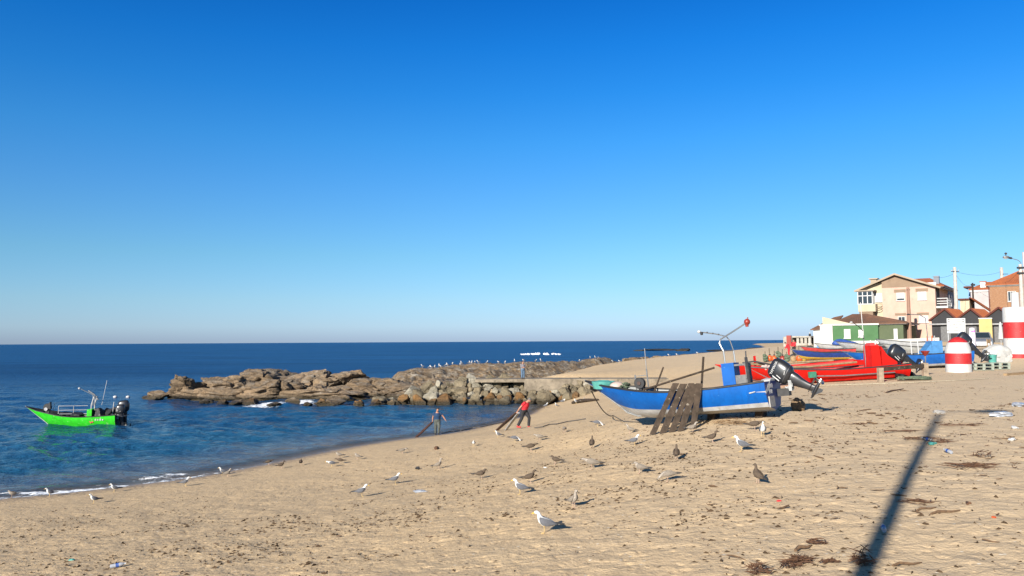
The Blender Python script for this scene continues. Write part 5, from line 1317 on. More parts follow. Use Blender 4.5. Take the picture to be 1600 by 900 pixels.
# closed parasol
g = at_d(1564.5, 542, 70); zb = gz(g.x, g.y); s = 70 / F
t = thing('closed_parasol', 'closed white parasol standing in front of the right hut', 'parasol', (g.x, g.y, zb))
top = at_d(1564.5, 503, 70).z - zb
MB().tube([(0, 0, 0), (0, 0, top)], .03, 6).build('pole', M['hullwhite'], t)
MB().lathe([(.05, top), (.10, top - .2), (.22, top * .45), (.24, top * .38), (.05, top * .38)], (0, 0, 0), 10).build('folded_canvas', M['canvas'], t)
g = at_d(1520, 545, 68); zb = gz(g.x, g.y)
ob_('folded_awning', 'tall rolled white awning with a magenta edge beside the car', 'awning', MB().lathe([(.02, 0), (.22, .05), (.26, 1.2), (.20, 1.85), (.02, 1.9)], (0, 0, 0), 10), mat('white_magenta_cloth', (.72, .66, .72), .8, .1, 3, .2, 12, spots=(2.2, .55, (.55, .05, .55))), (g.x, g.y, zb))
# covered heap and tub
g = at_d(1558, 566, 56); zb = gz(g.x, g.y)
o = bpy.data.objects.new('covered_heap', rock_mesh('covered_heap', 401, 4, 6, .10, M['canvas'], 2.2)); COL.objects.link(o)
o.location = (g.x, g.y, zb + .45); o.scale = (.95, .8, .8); tag(o, 'heap covered with a crumpled white sheet beside the daymark', 'heap')
g = at_d(1551, 566, 54); zb = gz(g.x, g.y)
t = thing('plastic_bin', 'teal plastic bin in front of the white covered heap', 'bin', (g.x, g.y, zb))
MB().lathe([(.22, 0), (.26, .62), (.29, .66), (.24, .66), (.2, .1), (0, .1)], (0, 0, 0), 16).build('bin_body', M['teal'], t)
MB().lathe([(.29, .663), (.29, .70), (.0, .74)], (0, 0, 0), 16).build('lid', M['teal'], t)
# pallets, two stacks of two: every board a part
M['pale_board'] = mat('pale_green_board', (.27, .30, .25), .8, .2, 5, .3, 20)
def pallet(p, lab, rz):
    t = thing('pallet', lab, 'pallet', p, rz, 'pallets in front of the daymark')
    for k in range(6): MB().span(-.56, .56, -.48 + .18 * k, -.36 + .18 * k, .172, .20).build('slat', M['pale_board'], t, False)
    for y in (-.46, 0, .46): MB().span(-.56, .56, y - .05, y + .05, .0, .03).build('bottom_board', M['pale_board'], t, False)
    for x in (-.49, 0, .49):
        for y in (-.44, 0, .44): MB().span(x - .07, x + .07, y - .06, y + .06, .032, .17).build('block', M['pale_board'], t, False)
for u, v, rz, w1 in ((1541, 579, R(-14), 'left'), (1567, 577.5, R(-17), 'right')):
    g = on(u, v) + Vector((0, .5, .02))
    pallet(g, 'bottom pallet of the %s pale greenish stack before the %s' % (w1, 'covered heap' if w1 == 'left' else 'daymark'), rz)
    pallet(g + Vector((0, 0, .205)), 'top pallet of the %s pale greenish stack before the %s' % (w1, 'covered heap' if w1 == 'left' else 'daymark'), rz + R(2))
a, b = on(1571, 587), on(1606, 584)
ob_('timber_plank', 'brown timber plank lying on the sand at the right edge', 'plank', MB().bar(Vector((0, 0, .06)), b - a + Vector((0, 0, .06)), .2, .12), M['wood_light'], a, smooth=False)
# timber rail with tyres and rope by the red boat stern
a, b = on(1376, 597), on(1446, 592)
t = thing('timber_rail', 'low weathered timber rail on two stumps by the red stern', 'rail', a)
for p, hgt in ((Vector((0, 0, 0)), .75), (b - a, .85)): MB().box(p + Vector((0, 0, hgt / 2 - .1)), (.26, .24, hgt + .2)).build('stump', M['post_wood'] if 'post_wood' in M else M['wood_light'], t, False)
MB().bar(Vector((0, 0, .66)), b - a + Vector((0, 0, .70)), .16, .2).build('beam', M['wood'], t, False)
g = on(1447, 588)
t = thing('funnel_stand', 'rusty funnel on a thin stake beside the timber rail', 'stake', g)
MB().tube([(0, 0, -.1), (0, 0, 1.25)], .035, 6).build('stake', M['galv'], t)
MB().lathe([(.04, 1.15), (.10, 1.2), (.24, 1.42), (.22, 1.44), (.05, 1.2)], (0, 0, 0), 14).build('funnel', M['red_dull'], t)
for i, (u, v) in enumerate(((1408, 592), (1420, 590))):
    g = on(u, v)
    t = ob_('old_tyre', 'old black tyre under the timber rail, %s of two' % ('left' if i == 0 else 'right'), 'tyre', MB().lathe([(.2, -.09), (.33, -.10), (.36, 0), (.33, .10), (.2, .09), (.2, -.09)], (0, 0, .12), 20), M['rubber'], g, 0, 'old tyres under the timber rail', Euler((R(18 + 30 * i), R(10), 0)))
nb = MB(); rr2 = random.Random(13)
for i in range(22):
    a0 = rr2.uniform(0, 6.28); r0 = rr2.uniform(.1, .7)
    nb.tube([(r0 * math.cos(a0 + .6 * k) * 1.5 + .08 * math.cos(3 * k + i), r0 * math.sin(a0 + .6 * k) * .7, .04 + .02 * (i % 6) + .05 * abs(math.sin(k + i))) for k in range(8)], .028, 5)
ob_('rope_heap', 'heap of grey green rope and net under the timber rail', 'rope', nb, M['net'], on(1428, 594))
g = on(1247, 641)
o = bpy.data.objects.new('driftwood_block', rock_mesh('driftwood_block', 77, 4, 8, .12, M['wood_light'] if False else mat('brown_wood_block', (.19, .125, .07), .9, .25, 6, .6, 20))); COL.objects.link(o)
o.location = g + Vector((0, 0, .16)); o.scale = (.24, .2, .28); tag(o, 'brown block of driftwood on the sand below the outboard motor', 'driftwood')
# boats stored further back
def small_boat(u, v, head, L, paint, low, inside, lab, gun='darkgrey', H=.62, B=1.7):
    g = on(u, v)
    rot = Euler((0, 0, R(head)), 'XYZ')
    t = thing('dinghy', lab, 'boat', (g.x, g.y, g.z + .12), 0, 'small boats stored before the houses', rot=rot)
    make_boat(t, L, B, H, .2, .7, paint, low, inside, gun, band=.2)
    return t, Matrix.Translation((g.x, g.y, g.z + .12)) @ rot.to_matrix().to_4x4()
small_boat(1346, 551, 176, 4.6, 'hullwhite', 'lightblue', 'inwhite', 'white dinghy under a blue tarpaulin in front of the green house')
t_, Mt = small_boat(1470, 556, 182, 4.6, 'inwhite', 'hullwhite', 'inwhite', 'grey white dinghy behind the blue boat, nearest the light blue console')
small_boat(1462, 549, 176, 4.8, 'galvpaint', 'hullwhite', 'inwhite', 'grey dinghy farther back below the peach house', H=.7) if 'galvpaint' in M else None
small_boat(1332, 558.5, 180, 4.4, 'red_in', 'hullwhite', 'inwhite', 'faded pink red dinghy between the red boats and the white dinghy')
small_boat(1322, 564, 186, 4.6, 'blue_dark', 'yellow', 'lightblue', 'dark blue dinghy with a yellow bottom just behind the red boats')
small_boat(1392, 552, 174, 4.4, 'hullwhite', 'inwhite', 'inwhite', 'plain white dinghy right of the tall red console', H=.66)
g = on(1322, 551); 
o = bpy.data.objects.new('tarpaulin', rock_mesh('tarpaulin', 402, 4, 5, .07, M['tarp'], 2.4)); COL.objects.link(o)
o.location = (g.x, g.y + .2, g.z + .95); o.scale = (1.35, .7, .5); tag(o, 'blue tarpaulin bulging over the white dinghy', 'tarpaulin')
g = on(1463, 549)
t = thing('rail_stack', 'stack of white and orange painted rails behind the light blue console', 'rails', g)
for k in range(4): MB().tube([(-.8 + .25 * k, .1 * k, 0), (-.7 + .25 * k, .1 * k, 1.3)], .05, 6).build('rail', M['hullwhite'] if k % 2 else M['orange'], t)
# dan buoys, floats and crates by the two people
rb = random.Random(21)
for i, (u, v, m, lab) in enumerate([(1196, 566, 'net', 'green netting bundle on a stake, leftmost of the row'), (1203, 565, 'orange', 'orange marker float on a thin stake, second in the row'), (1210, 566, 'orange', 'orange marker float low beside a netting bundle'), (1217, 566, 'net', 'brown green netting bundle standing in the middle of the row'),
                                    (1223, 567, 'red_dull', 'red marker float on a tall stake beside a netting bundle'), (1230, 567, 'net', 'dark green netting bundle next to the red marker float'), (1240, 567, 'wood_light', 'pale basket standing below the person in dark red'), (1249, 566, 'orange', 'round orange float right of the pale basket'),
                                    (1256, 565, 'yellow', 'yellow float between two orange ones'), (1262, 564, 'orange', 'bright orange float at the right end of the row'), (1272, 563, 'red_in', 'pinkish red float lying behind the red boats')]):
    g = on(u, v); hgt = rb.uniform(.8, 1.25)
    t = thing('marker_float' if m != 'net' else 'net_stake', lab, 'float' if m != 'net' else 'net', g, rb.uniform(0, 6), 'marker floats and nets behind the red boats')
    MB().tube([(0, 0, 0), (.05, 0, hgt * 1.25)], .03, 6).build('stake', M['wood'], t)
    if m == 'net':
        mb = MB()
        for k in range(7): mb.ell((.1 * math.cos(k * 2), .1 * math.sin(k * 2), hgt * (.2 + .1 * k)), (.22, .2, .16), None, 8, 5)
        mb.build('netting', M[m], t)
    else:
        MB().ell((0, 0, .34), (.28, .28, .32), None, 12, 8).build('float_body', M[m], t)
        MB().lathe([(.06, .64), (.09, .68), (.09, .75), (.04, .78)], (0, 0, 0), 10).build('float_collar', M['darkgrey'], t)
for i, (u, v, m, lab) in enumerate([(1283, 552, 'lightblue', 'pale blue crate stack left of the white dinghy'), (1296, 560, 'tarp', 'dark blue folded sheet on a crate before the pink dinghy'), (1380, 556, 'darkgrey', 'dark grey fish crate stack behind the red seat'), (1366, 560, 'galv', 'grey metal drum between the red console and the motor'), (1402, 549, 'hullwhite', 'white fish crate stack left of the grey white dinghy')]):
    g = on(u, v)
    t = thing('fish_crate', lab, 'crate', g, R(rb.uniform(-30, 30)))
    if 'drum' in lab: MB().lathe([(.28, 0), (.3, .02), (.28, .3), (.3, .32), (.28, .6), (.3, .62), (.28, .9), (.02, .9)], (0, 0, 0), 16).build('drum_shell', M[m], t); t.name = 'metal_drum'; t['category'] = 'drum'
    else:
        for k in range(3):
            mb = MB(); z = .02 + .29 * k
            mb.span(-.42, .42, -.27, .27, z, z + .03)
            for y in (-.27, .25): mb.span(-.42, .42, y, y + .02, z + .031, z + .26)
            for x in (-.42, .40): mb.span(x, x + .02, -.248, .248, z + .031, z + .26)
            mb.build('crate', M[m], t, False)
g = on(1266, 552)
ob_('cart_wheel', 'black rubber cart wheel standing up left of the white annex', 'wheel', MB().lathe([(.30, -.06), (.42, -.08), (.46, 0), (.42, .08), (.30, .06), (.30, -.06)], (0, 0, .4), 22, Matrix.Rotation(math.pi / 2, 3, 'X')), M['rubber'], g, R(-20))
g = at_d(1549, 545, 66); zb = gz(g.x, g.y)
t = thing('wooden_chair', 'pale wooden chair standing below the yellow wall', 'chair', (g.x, g.y, zb), R(30))
for x in (-.22, .22):
    for y in (-.2, .2): MB().span(x - .03, x + .03, y - .03, y + .03, 0, .44 if y < 0 else .95).build('leg', M['wood_light'], t, False)
MB().span(-.26, .26, -.24, .165, .442, .48).build('seat', M['wood_light'], t, False); MB().span(-.19, .19, .18, .22, .6, .9).build('backrest', M['wood_light'], t, False)
# white skirting wall in front of the houses
a, b = at_d(1375, 540, 92), at_d(1468, 538, 88)
za, zb = gz(a.x, a.y), gz(b.x, b.y)
tag(MB().slab([(a.x, a.y, za - .5), (b.x, b.y, zb - .5), (b.x, b.y, zb + .55), (a.x, a.y, za + .55)], (.1, .25, 0)).build('low_wall', W['white'], None, False), 'low white wall along the yard of the peach house', 'wall')

# ------------------------------------------------------------------ people
def blend(mb, name, m, parent, vox, sm=2):
    """shapes fused into one continuous surface"""
    o = mb.build(name, m, parent, True, 180)
    r = o.modifiers.new('fuse', 'REMESH'); r.mode = 'VOXEL'; r.voxel_size = vox; r.use_smooth_shade = True
    if sm: s_ = o.modifiers.new('soften', 'SMOOTH'); s_.iterations = sm; s_.factor = .5
    return o
def limb(mb, a, b, c, r):
    a, b, c = Vector(a), Vector(b), Vector(c)
    mb.tube([a, a.lerp(b, .35), b, b.lerp(c, .35), c], [r[0], r[0] * 1.02, r[1], r[1] * 1.05, r[2]], 10)
    for p, q in ((a, r[0]), (b, r[1] * 1.02), (c, r[2])): mb.ell(p, q * .98, None, 10, 8)
def hand(mb, w_, d, side_, curl):
    """palm, four unequal bent fingers and a thumb leaving the side of the palm"""
    w_, d = Vector(w_), Vector(d).normalized()
    s_ = Vector(side_); s_ = (s_ - d * s_.dot(d)).normalized(); n_ = d.cross(s_)
    mb.tube([w_ - d * .02, w_ + d * .03, w_ + d * .085], [.027, .040, .036], 10, .5, s_)
    for k, (o_, L_) in enumerate(((.030, .070), (.011, .080), (-.009, .074), (-.028, .058))):
        b_ = w_ + d * .08 + s_ * o_; c1 = curl * (.6 + .1 * k)
        e1 = b_ + (d * math.cos(c1 * .5) + n_ * math.sin(c1 * .5)) * L_ * .5; e2 = e1 + (d * math.cos(c1 * 1.2) + n_ * math.sin(c1 * 1.2)) * L_ * .5
        mb.tube([b_ - d * .02, b_, e1, e2], [.0105, .0105, .0095, .008], 7)
    t0 = w_ + d * .03 + s_ * .034
    mb.tube([t0 - s_ * .015, t0 + s_ * .012 + d * .022, t0 + s_ * .018 + d * .05 + n_ * .012, t0 + s_ * .012 + d * .075 + n_ * .022], [.014, .0125, .011, .009], 7)
def person(label, p, rz, J, top, legs, shoes, hair, scale=1.0, sleeve=.55, vox=.011, group=None, hat=None):
    """forward is +x, left is +y; J holds the joints of the pose"""
    t = thing('person', label, 'person', p, rz, group); t.scale = (scale,) * 3
    V = {k: Vector(v) for k, v in J.items()}
    hip, chest, neck, head = V['hip'], V['chest'], V['neck'], V['head']
    up_ = (neck - hip).normalized()
    b = MB()
    b.tube([hip + Vector((0, 0, -.04)), hip.lerp(chest, .5), chest, neck.lerp(chest, .35), neck, head - (head - neck) * .3], [.14, .14, .16, .11, .062, .054], 12, 1.25, (1, 0, 0))
    fw = V.get('face', Vector((1, 0, 0))).normalized(); hu = (head - neck).normalized(); hs = hu.cross(fw).normalized(); fw = hs.cross(hu).normalized()
    HM = Matrix((fw, hs, hu)).transposed()
    b.ell(head, (.094, .075, .118), HM, 14, 10); b.ell(head + fw * .03 - hu * .055, (.062, .055, .062), HM, 12, 8)
    b.tube([head + fw * .088 + hu * .012, head + fw * .112 - hu * .018, head + fw * .094 - hu * .028], [.010, .015, .012], 7)
    for sg in (1, -1): b.ell(head + hs * .076 * sg - fw * .008 - hu * .008, (.018, .010, .030), HM, 8, 6); b.ell(head + hs * .032 * sg + fw * .084 + hu * .02, (.012, .018, .010), HM, 8, 6)
    b.ell(head + fw * .088 - hu * .052, (.014, .026, .009), HM, 8, 6)
    for s in 'LR':
        sh, el, wr = V['sh' + s], V['el' + s], V['wr' + s]
        limb(b, sh, el, wr, (.058, .047, .034)); hand(b, wr, wr - el, V.get('th' + s, Vector((1, 0, 0))), V.get('curl' + s, Vector((.7, 0, 0))).x)
        hp, kn, an = V['hp' + s], V['kn' + s], V['an' + s]
        limb(b, hp, kn, an, (.085, .06, .042))
    blend(b, 'body', M['skin'], t, vox, 1)
    g = MB()
    g.tube([hip + up_ * -.03, hip.lerp(chest, .5), chest, neck.lerp(chest, .38), neck - up_ * .03], [.168, .17, .186, .128, .072], 14, 1.25, (1, 0, 0))
    for s in 'LR':
        sh, el, wr = V['sh' + s], V['el' + s], V['wr' + s]
        g.ell(sh, .084); 
        if sleeve <= 1: g.tube([sh, sh.lerp(el, sleeve)], [.082, .078], 10)
        else: g.tube([sh, el, el.lerp(wr, sleeve - 1)], [.070, .06, .048], 10); g.ell(el, .06)
    g.tube([neck - up_ * .035, neck + up_ * .0], [.07, .062], 10)
    blend(g, 'shirt', M[top], t, .016)
    g = MB()
    g.tube([hip + up_ * .10, hip, hip - up_ * .10], [.168, .178, .15], 14, 1.2, (1, 0, 0))
    for s in 'LR':
        hp, kn, an = V['hp' + s], V['kn' + s], V['an' + s]
        g.tube([hp + Vector((0, 0, .05)), hp.lerp(kn, .3), kn, kn.lerp(an, .4), an + (kn - an) * .06], [.122, .118, .092, .084, .078], 12)
    blend(g, 'trousers', M[legs], t, .016)
    for s in 'LR':
        an = V['an' + s]; f = V.get('ft' + s, Vector((1, 0, 0))).normalized()
        g = MB(); g.ell(an + Vector((0, 0, -.02)), (.055, .055, .06)); g.tube([an - f * .06 + Vector((0, 0, -.05)), an + f * .05 + Vector((0, 0, -.05)), an + f * .15 + Vector((0, 0, -.06)), an + f * .20 + Vector((0, 0, -.065))], [.045, .05, .044, .03], 10, 1.0)
        blend(g, 'shoe', M[shoes], t, .014)
    g = MB(); g.ell(head + hu * .032 - fw * .018, (.098, .082, .105), HM, 14, 8); g.ell(head - fw * .045 - hu * .01, (.066, .076, .085), HM, 12, 8)
    blend(g, 'hair', M[hair], t, .014)
    return t
def pose(**k):
    J = dict(hip=(0, 0, .93), chest=(0, 0, 1.27), neck=(0, 0, 1.47), head=(.02, 0, 1.62), shL=(0, .19, 1.40), shR=(0, -.19, 1.40), elL=(-.03, .25, 1.12), elR=(-.03, -.25, 1.12), wrL=(.05, .25, .88), wrR=(.05, -.25, .88),
             hpL=(0, .09, .90), hpR=(0, -.09, .90), knL=(.03, .10, .49), knR=(.03, -.10, .49), anL=(0, .10, .085), anR=(0, -.10, .085))
    J.update(k); return J
# the man in blue, walking out of the water towards us, a board trailing from his right hand
g = on(683, 679.5)
Pb = pose(hip=(.0, 0, .93), chest=(.05, .0, 1.26), neck=(.10, 0, 1.46), head=(.16, .01, 1.60), shL=(.05, .19, 1.39), shR=(.05, -.19, 1.38), elL=(.06, .38, 1.16), elR=(-.06, -.26, 1.12), wrL=(.10, .52, .94), wrR=(-.12, -.28, .88),
          knL=(.16, .10, .50), knR=(-.02, -.09, .49), anL=(.06, .09, .12), anR=(-.12, -.09, .09), face=(1, .1, -.25), thR=(1, .2, 0), curlR=(1.5, 0, 0))
SB = 1.0
tb = person('person in a blue shirt and dark trousers walking from the water, dragging a board', g, R(-78), Pb, 'navy', 'olive', 'shoe', 'hair', SB)
def wpt(o, p): return Matrix.Translation(o.location) @ o.rotation_euler.to_matrix().to_4x4() @ Matrix.Scale(o.scale[0], 4) @ Vector(p)
def dragged(a, b, wd, th, m, lab, name='dragged_board', grp=None):
    d = b - a; sd = d.cross(Vector((0, 0, 1))).normalized(); mb = MB(); rings = []
    n_ = d.cross(sd).normalized()
    for k in range(7):
        c = a + d * k / 6; w2 = wd * (.75 + .25 * math.sin(math.pi * k / 6)) / 2
        rings.append([c - sd * w2 - n_ * th / 2, c + sd * w2 - n_ * th / 2, c + sd * w2 + n_ * th / 2, c - sd * w2 + n_ * th / 2])
    mb.loft(rings); return tag(mb.build(name, M[m], None, False), lab, 'board', grp)
hR = wpt(tb, Vector(Pb['wrR']) + Vector((-.02, 0, -.07)))
e = on(650, 683.5); dragged(hR, e, .2, .05, 'wood_red', 'dark reddish board dragged through the shallow water by the person in blue')
# the man in red, leaning into his walk to the right, two boards behind him
g = on(819, 668.5)
Pr = pose(hip=(0, 0, .95), chest=(.12, 0, 1.25), neck=(.22, 0, 1.42), head=(.32, .0, 1.50), shL=(.16, .18, 1.36), shR=(.13, -.20, 1.34), elL=(.10, .24, 1.08), elR=(-.10, -.26, 1.10), wrL=(.02, .2, .84), wrR=(-.26, -.24, .90),
          hpL=(0, .09, .92), hpR=(0, -.09, .92), knL=(.26, .10, .55), knR=(-.10, -.10, .50), anL=(.22, .10, .085), anR=(-.34, -.09, .10), face=(1, 0, -.8), thR=(1, 0, .2), curlR=(1.5, 0, 0), thL=(0, -1, .3), curlL=(1.4, 0, 0))
tr = person('person in a red shirt and red shoes leaning forward, dragging two boards up the beach', g, R(-28), Pr, 'redcloth', 'darkcloth', 'redshoe', 'hair_grey', 1.06)
hR = wpt(tr, Vector(Pr['wrR']) + Vector((-.06, 0, -.07)))
e1, e2 = on(776, 672.5), on(790, 672.5)
dragged(hR, e1, .22, .06, 'wood_red', 'reddish brown board trailing behind the person in red, farther left one', grp='boards dragged by the person in red')
dragged(hR + Vector((.1, -.06, -.02)), e2, .16, .06, 'hullwhite', 'pale narrow board trailing behind the person in red, right beside the brown one', grp='boards dragged by the person in red')
# the man on the walkway
a = at_z(817, 592.2, 2.23)
Pm = pose(elL=(.08, .24, 1.14), elR=(.08, -.24, 1.14), wrL=(.24, .10, 1.10), wrR=(.24, -.10, 1.12), face=(1, .3, -.1), thL=(0, -.3, 1), thR=(0, .3, 1), knL=(.02, .11, .49), anL=(0, .13, .085))
person('person in a grey top and blue jeans standing on the walkway, hands in front', Vector((a.x, a.y + .5, 2.232)), R(-60), Pm, 'greycloth', 'jeans', 'shoe', 'hair', 1.0, 1.6)
# two by the nets
g = on(1241, 556); person('person in a dark red jacket with dark arms standing by the nets', g, R(-150), pose(elL=(.1, .24, 1.13), wrL=(.28, .14, 1.0), wrR=(.26, -.14, .98), elR=(.1, -.24, 1.13), face=(1, 0, -.4)), 'redcloth', 'darkcloth', 'shoe', 'hair', 1.02, 1.8, .014)
g = on(1233, 557); person('person in red bending slightly to the left of the one in dark red', g, R(170), pose(chest=(.12, 0, 1.2), neck=(.26, 0, 1.36), head=(.36, 0, 1.47), shL=(.18, .18, 1.30), shR=(.18, -.18, 1.30), elL=(.28, .2, 1.04), elR=(.28, -.2, 1.04), wrL=(.42, .12, .86), wrR=(.42, -.12, .86), face=(1, 0, -.7)), 'redcloth', 'redcloth', 'shoe', 'hair', .98, 1.8, .014)

# ------------------------------------------------------------------ gulls
def gull_mat(name, a, b_, top, scale=26):
    """pale below, darker and mottled on the back and crown"""
    m, n, l, b = nodes(name)
    tc = n.new('ShaderNodeTexCoord'); O = tc.outputs['Object']
    c = mixc(n, l, ramp(n, l, nz(n, l, O, scale, 4, .7), .4, .62), a, b_)
    sx = n.new('ShaderNodeSeparateXYZ'); l.new(O, sx.inputs[0])
    k = ramp(n, l, mth(n, l, 'ADD', sx.outputs[2], mth(n, l, 'MULTIPLY', sx.outputs[0], .45)), .17, .26) 
    k = mth(n, l, 'MULTIPLY', k, ramp(n, l, sx.outputs[0], -.02, .05, 1, .35))
    c = mixc(n, l, k, c, top)
    l.new(c, b.inputs['Base Color']); b.inputs['Roughness'].default_value = .85; b.inputs['Specular IOR Level'].default_value = .2
    return m
GM_ = dict(adult=(mat('white_plumage', (.56, .56, .55), .85, .05, 20, .1, 60, spec=.2), mat('grey_wing', (.10, .103, .115), .8, .08, 20, .15, 60, spec=.2), mat('black_wing_tip', (.018, .018, .02), .7, .2, 20, .1, 60), mat('yellow_bill', (.6, .36, .04), .5, .1, 20, 0), mat('yellow_leg', (.5, .36, .16), .6, .1, 20, 0)),
           pale=(gull_mat('pale_mottled_plumage', (.40, .365, .32), (.19, .16, .13), (.20, .17, .14)), mat('mottled_brown_grey_wing', (.12, .10, .082), .85, .2, 34, .15, 60, col2=(.22, .19, .155), spec=.2), mat('dark_brown_wing_tip', (.03, .026, .024), .7, .2, 20, .1, 60), mat('dark_bill', (.03, .028, .026), .5, .1, 20, 0), mat('pinkish_leg', (.42, .29, .22), .6, .1, 20, 0)),
           brown=(gull_mat('brown_mottled_plumage', (.125, .092, .064), (.062, .046, .034), (.075, .056, .042)), mat('dark_brown_wing', (.045, .034, .026), .85, .2, 34, .15, 60, col2=(.11, .082, .058), spec=.2), None, None, None))
GM_['brown'] = GM_['brown'][:2] + GM_['pale'][2:]
POSE = {  # spine from bill base to tail: x, z, half-height, half-width
    'stand': [(.188, .402, .014, .012), (.172, .408, .030, .027), (.142, .412, .037, .033), (.112, .398, .037, .033), (.095, .362, .037, .035), (.082, .318, .052, .05), (.055, .270, .073, .072), (.0, .228, .085, .086), (-.08, .206, .076, .08), (-.15, .196, .055, .06), (-.215, .190, .028, .042), (-.27, .188, .009, .034), (-.32, .186, .004, .036)],
    'alert': [(.135, .442, .014, .012), (.119, .448, .030, .027), (.090, .452, .036, .033), (.066, .432, .034, .032), (.058, .388, .034, .033), (.058, .335, .05, .048), (.042, .278, .073, .072), (-.005, .228, .085, .086), (-.08, .196, .076, .08), (-.145, .178, .055, .06), (-.205, .166, .028, .042), (-.255, .158, .009, .034), (-.30, .150, .004, .036)],
    'lean': [(.285, .300, .014, .012), (.268, .305, .030, .027), (.238, .308, .036, .033), (.205, .300, .034, .032), (.165, .285, .038, .037), (.125, .268, .055, .053), (.075, .250, .073, .072), (.0, .232, .082, .085), (-.08, .218, .074, .08), (-.15, .210, .055, .06), (-.215, .206, .028, .042), (-.27, .206, .009, .034), (-.32, .206, .004, .036)],
    'peck': [(.275, .075, .014, .012), (.262, .088, .030, .027), (.240, .110, .036, .033), (.215, .140, .034, .032), (.180, .175, .038, .037), (.135, .205, .055, .053), (.080, .226, .073, .072), (.0, .235, .082, .085), (-.08, .235, .074, .08), (-.15, .238, .055, .06), (-.215, .245, .028, .042), (-.27, .25, .009, .034), (-.32, .255, .004, .036)],
    'hunch': [(.165, .325, .014, .012), (.150, .330, .030, .028), (.120, .334, .038, .036), (.092, .318, .042, .042), (.078, .290, .055, .055), (.06, .260, .070, .07), (.03, .235, .080, .082), (-.02, .215, .085, .088), (-.09, .200, .074, .08), (-.15, .192, .055, .06), (-.215, .188, .028, .042), (-.27, .186, .009, .034), (-.32, .185, .004, .036)]}
PH = {'stand': .452, 'alert': .49, 'lean': .345, 'peck': .32, 'hunch': .375, 'sit': .24}
def gull_meshes(kind, pz):
    body_m, wing_m, tip_m, bill_m, leg_m = GM_[kind]
    sp = POSE['hunch' if pz == 'sit' else pz]; dz = -.135 if pz == 'sit' else 0
    n = 12; rings = []
    for i, (x, z, rz_, ry) in enumerate(sp):
        a, b = sp[max(0, i - 1)], sp[min(len(sp) - 1, i + 1)]
        t = Vector((b[0] - a[0], 0, b[1] - a[1])).normalized(); nn = Vector((-t.z, 0, t.x))
        rings.append([Vector((x, 0, z + dz)) + nn * (rz_ * math.cos(2 * math.pi * j / n)) + Vector((0, ry * math.sin(2 * math.pi * j / n), 0)) for j in range(n)])
    out = {'body': MB().loft(rings).mesh('body', body_m, True, 80)}
    h0, h1 = Vector((sp[0][0], 0, sp[0][1] + dz)), Vector((sp[2][0], 0, sp[2][1] + dz)); d = (h0 - h1).normalized()
    if pz not in ('peck',): d = Vector((d.x, 0, d.z - .1)).normalized()
    out['bill'] = MB().tube([h0 - d * .012, h0 + d * .025, h0 + d * .048, h0 + d * .058 + Vector((0, 0, -.008))], [.0135, .0115, .0095, .003], 7, .7).mesh('bill', bill_m)
    for sg in (1, -1):
        wr = []; tp = []
        i0 = 5
        pts = [(sp[5][0] + .005, sp[5][1] - .02, .028), (sp[6][0], sp[6][1] - .004, .062), (sp[7][0], sp[7][1] + .016, .074), (sp[8][0], sp[8][1] + .020, .066), (sp[9][0], sp[9][1] + .018, .050), (sp[10][0] + .01, sp[10][1] + .010, .028), (sp[11][0], sp[11][1] + .008, .019)]
        yy = [.048, .072, .082, .074, .055, .036, .022]
        for (x, z, hh_), y in zip(pts, yy):
            wr.append([Vector((x, sg * (y + .016 + .016 * math.sin(a_) - .018 * (math.cos(a_) > .2) * math.cos(a_)), z + dz + hh_ * math.cos(a_))) for a_ in [2 * math.pi * j / 8 for j in range(8)]])
        out['wing%d' % sg] = MB().loft(wr).mesh('wing', wing_m, True, 80)
        e = pts[-1]; tdir = Vector((sp[12][0] - sp[10][0], 0, sp[12][1] - sp[10][1])).normalized()
        q0 = Vector((e[0], sg * .022, e[1] + dz))
        out['tip%d' % sg] = MB().tube([q0 - tdir * .045, q0 + tdir * .02, q0 + tdir * .10, q0 + tdir * .145 + Vector((0, -sg * .012, .004))], [.026, .027, .017, .004], 6, .5, (0, 0, 1)).mesh('wing_tip', tip_m)
        if pz != 'sit':
            hx = 0.0; mb = MB()
            mb.tube([(hx - .01, sg * .035, .185), (hx - .005, sg * .034, .145), (hx - .012, sg * .033, .075), (hx, sg * .033, .008)], [.022, .0095, .0065, .0065], 6)
            for a_ in (-.45, 0, .45): mb.tube([(hx, sg * .033, .007), (hx + .055 * math.cos(a_), sg * .033 + .055 * math.sin(a_), .003)], [.005, .0035], 5)
            mb.add([(hx, sg * .033, .006), (hx + .05 * math.cos(-.45), sg * .033 + .05 * math.sin(-.45), .004), (hx + .05, sg * .033, .004), (hx + .05 * math.cos(.45), sg * .033 + .05 * math.sin(.45), .004)], [(0, 1, 2), (0, 2, 3)])
            out['leg%d' % sg] = mb.mesh('leg', leg_m)
    ey = MB()
    for sg in (1, -1): ey.ell(h1 + Vector((.016, sg * .030, .008)), .0058, None, 8, 6)
    out['eye'] = ey.mesh('eye', M['rubber'])
    return out
_gc = {}
def gull(kind, pz, p, rz, scale, label, group):
    if (kind, pz) not in _gc: _gc[(kind, pz)] = gull_meshes(kind, pz)
    t = thing('seagull', label, 'seagull', p, rz, group); t.scale = (scale,) * 3
    made = {}
    for k, me in _gc[(kind, pz)].items():
        o = bpy.data.objects.new(me.name.split('.')[0], me); COL.objects.link(o)
        made[k] = o; o.parent = made['wing' + k[3:]] if k.startswith('tip') else (made['body'] if k in ('bill', 'eye') else t)
    return t
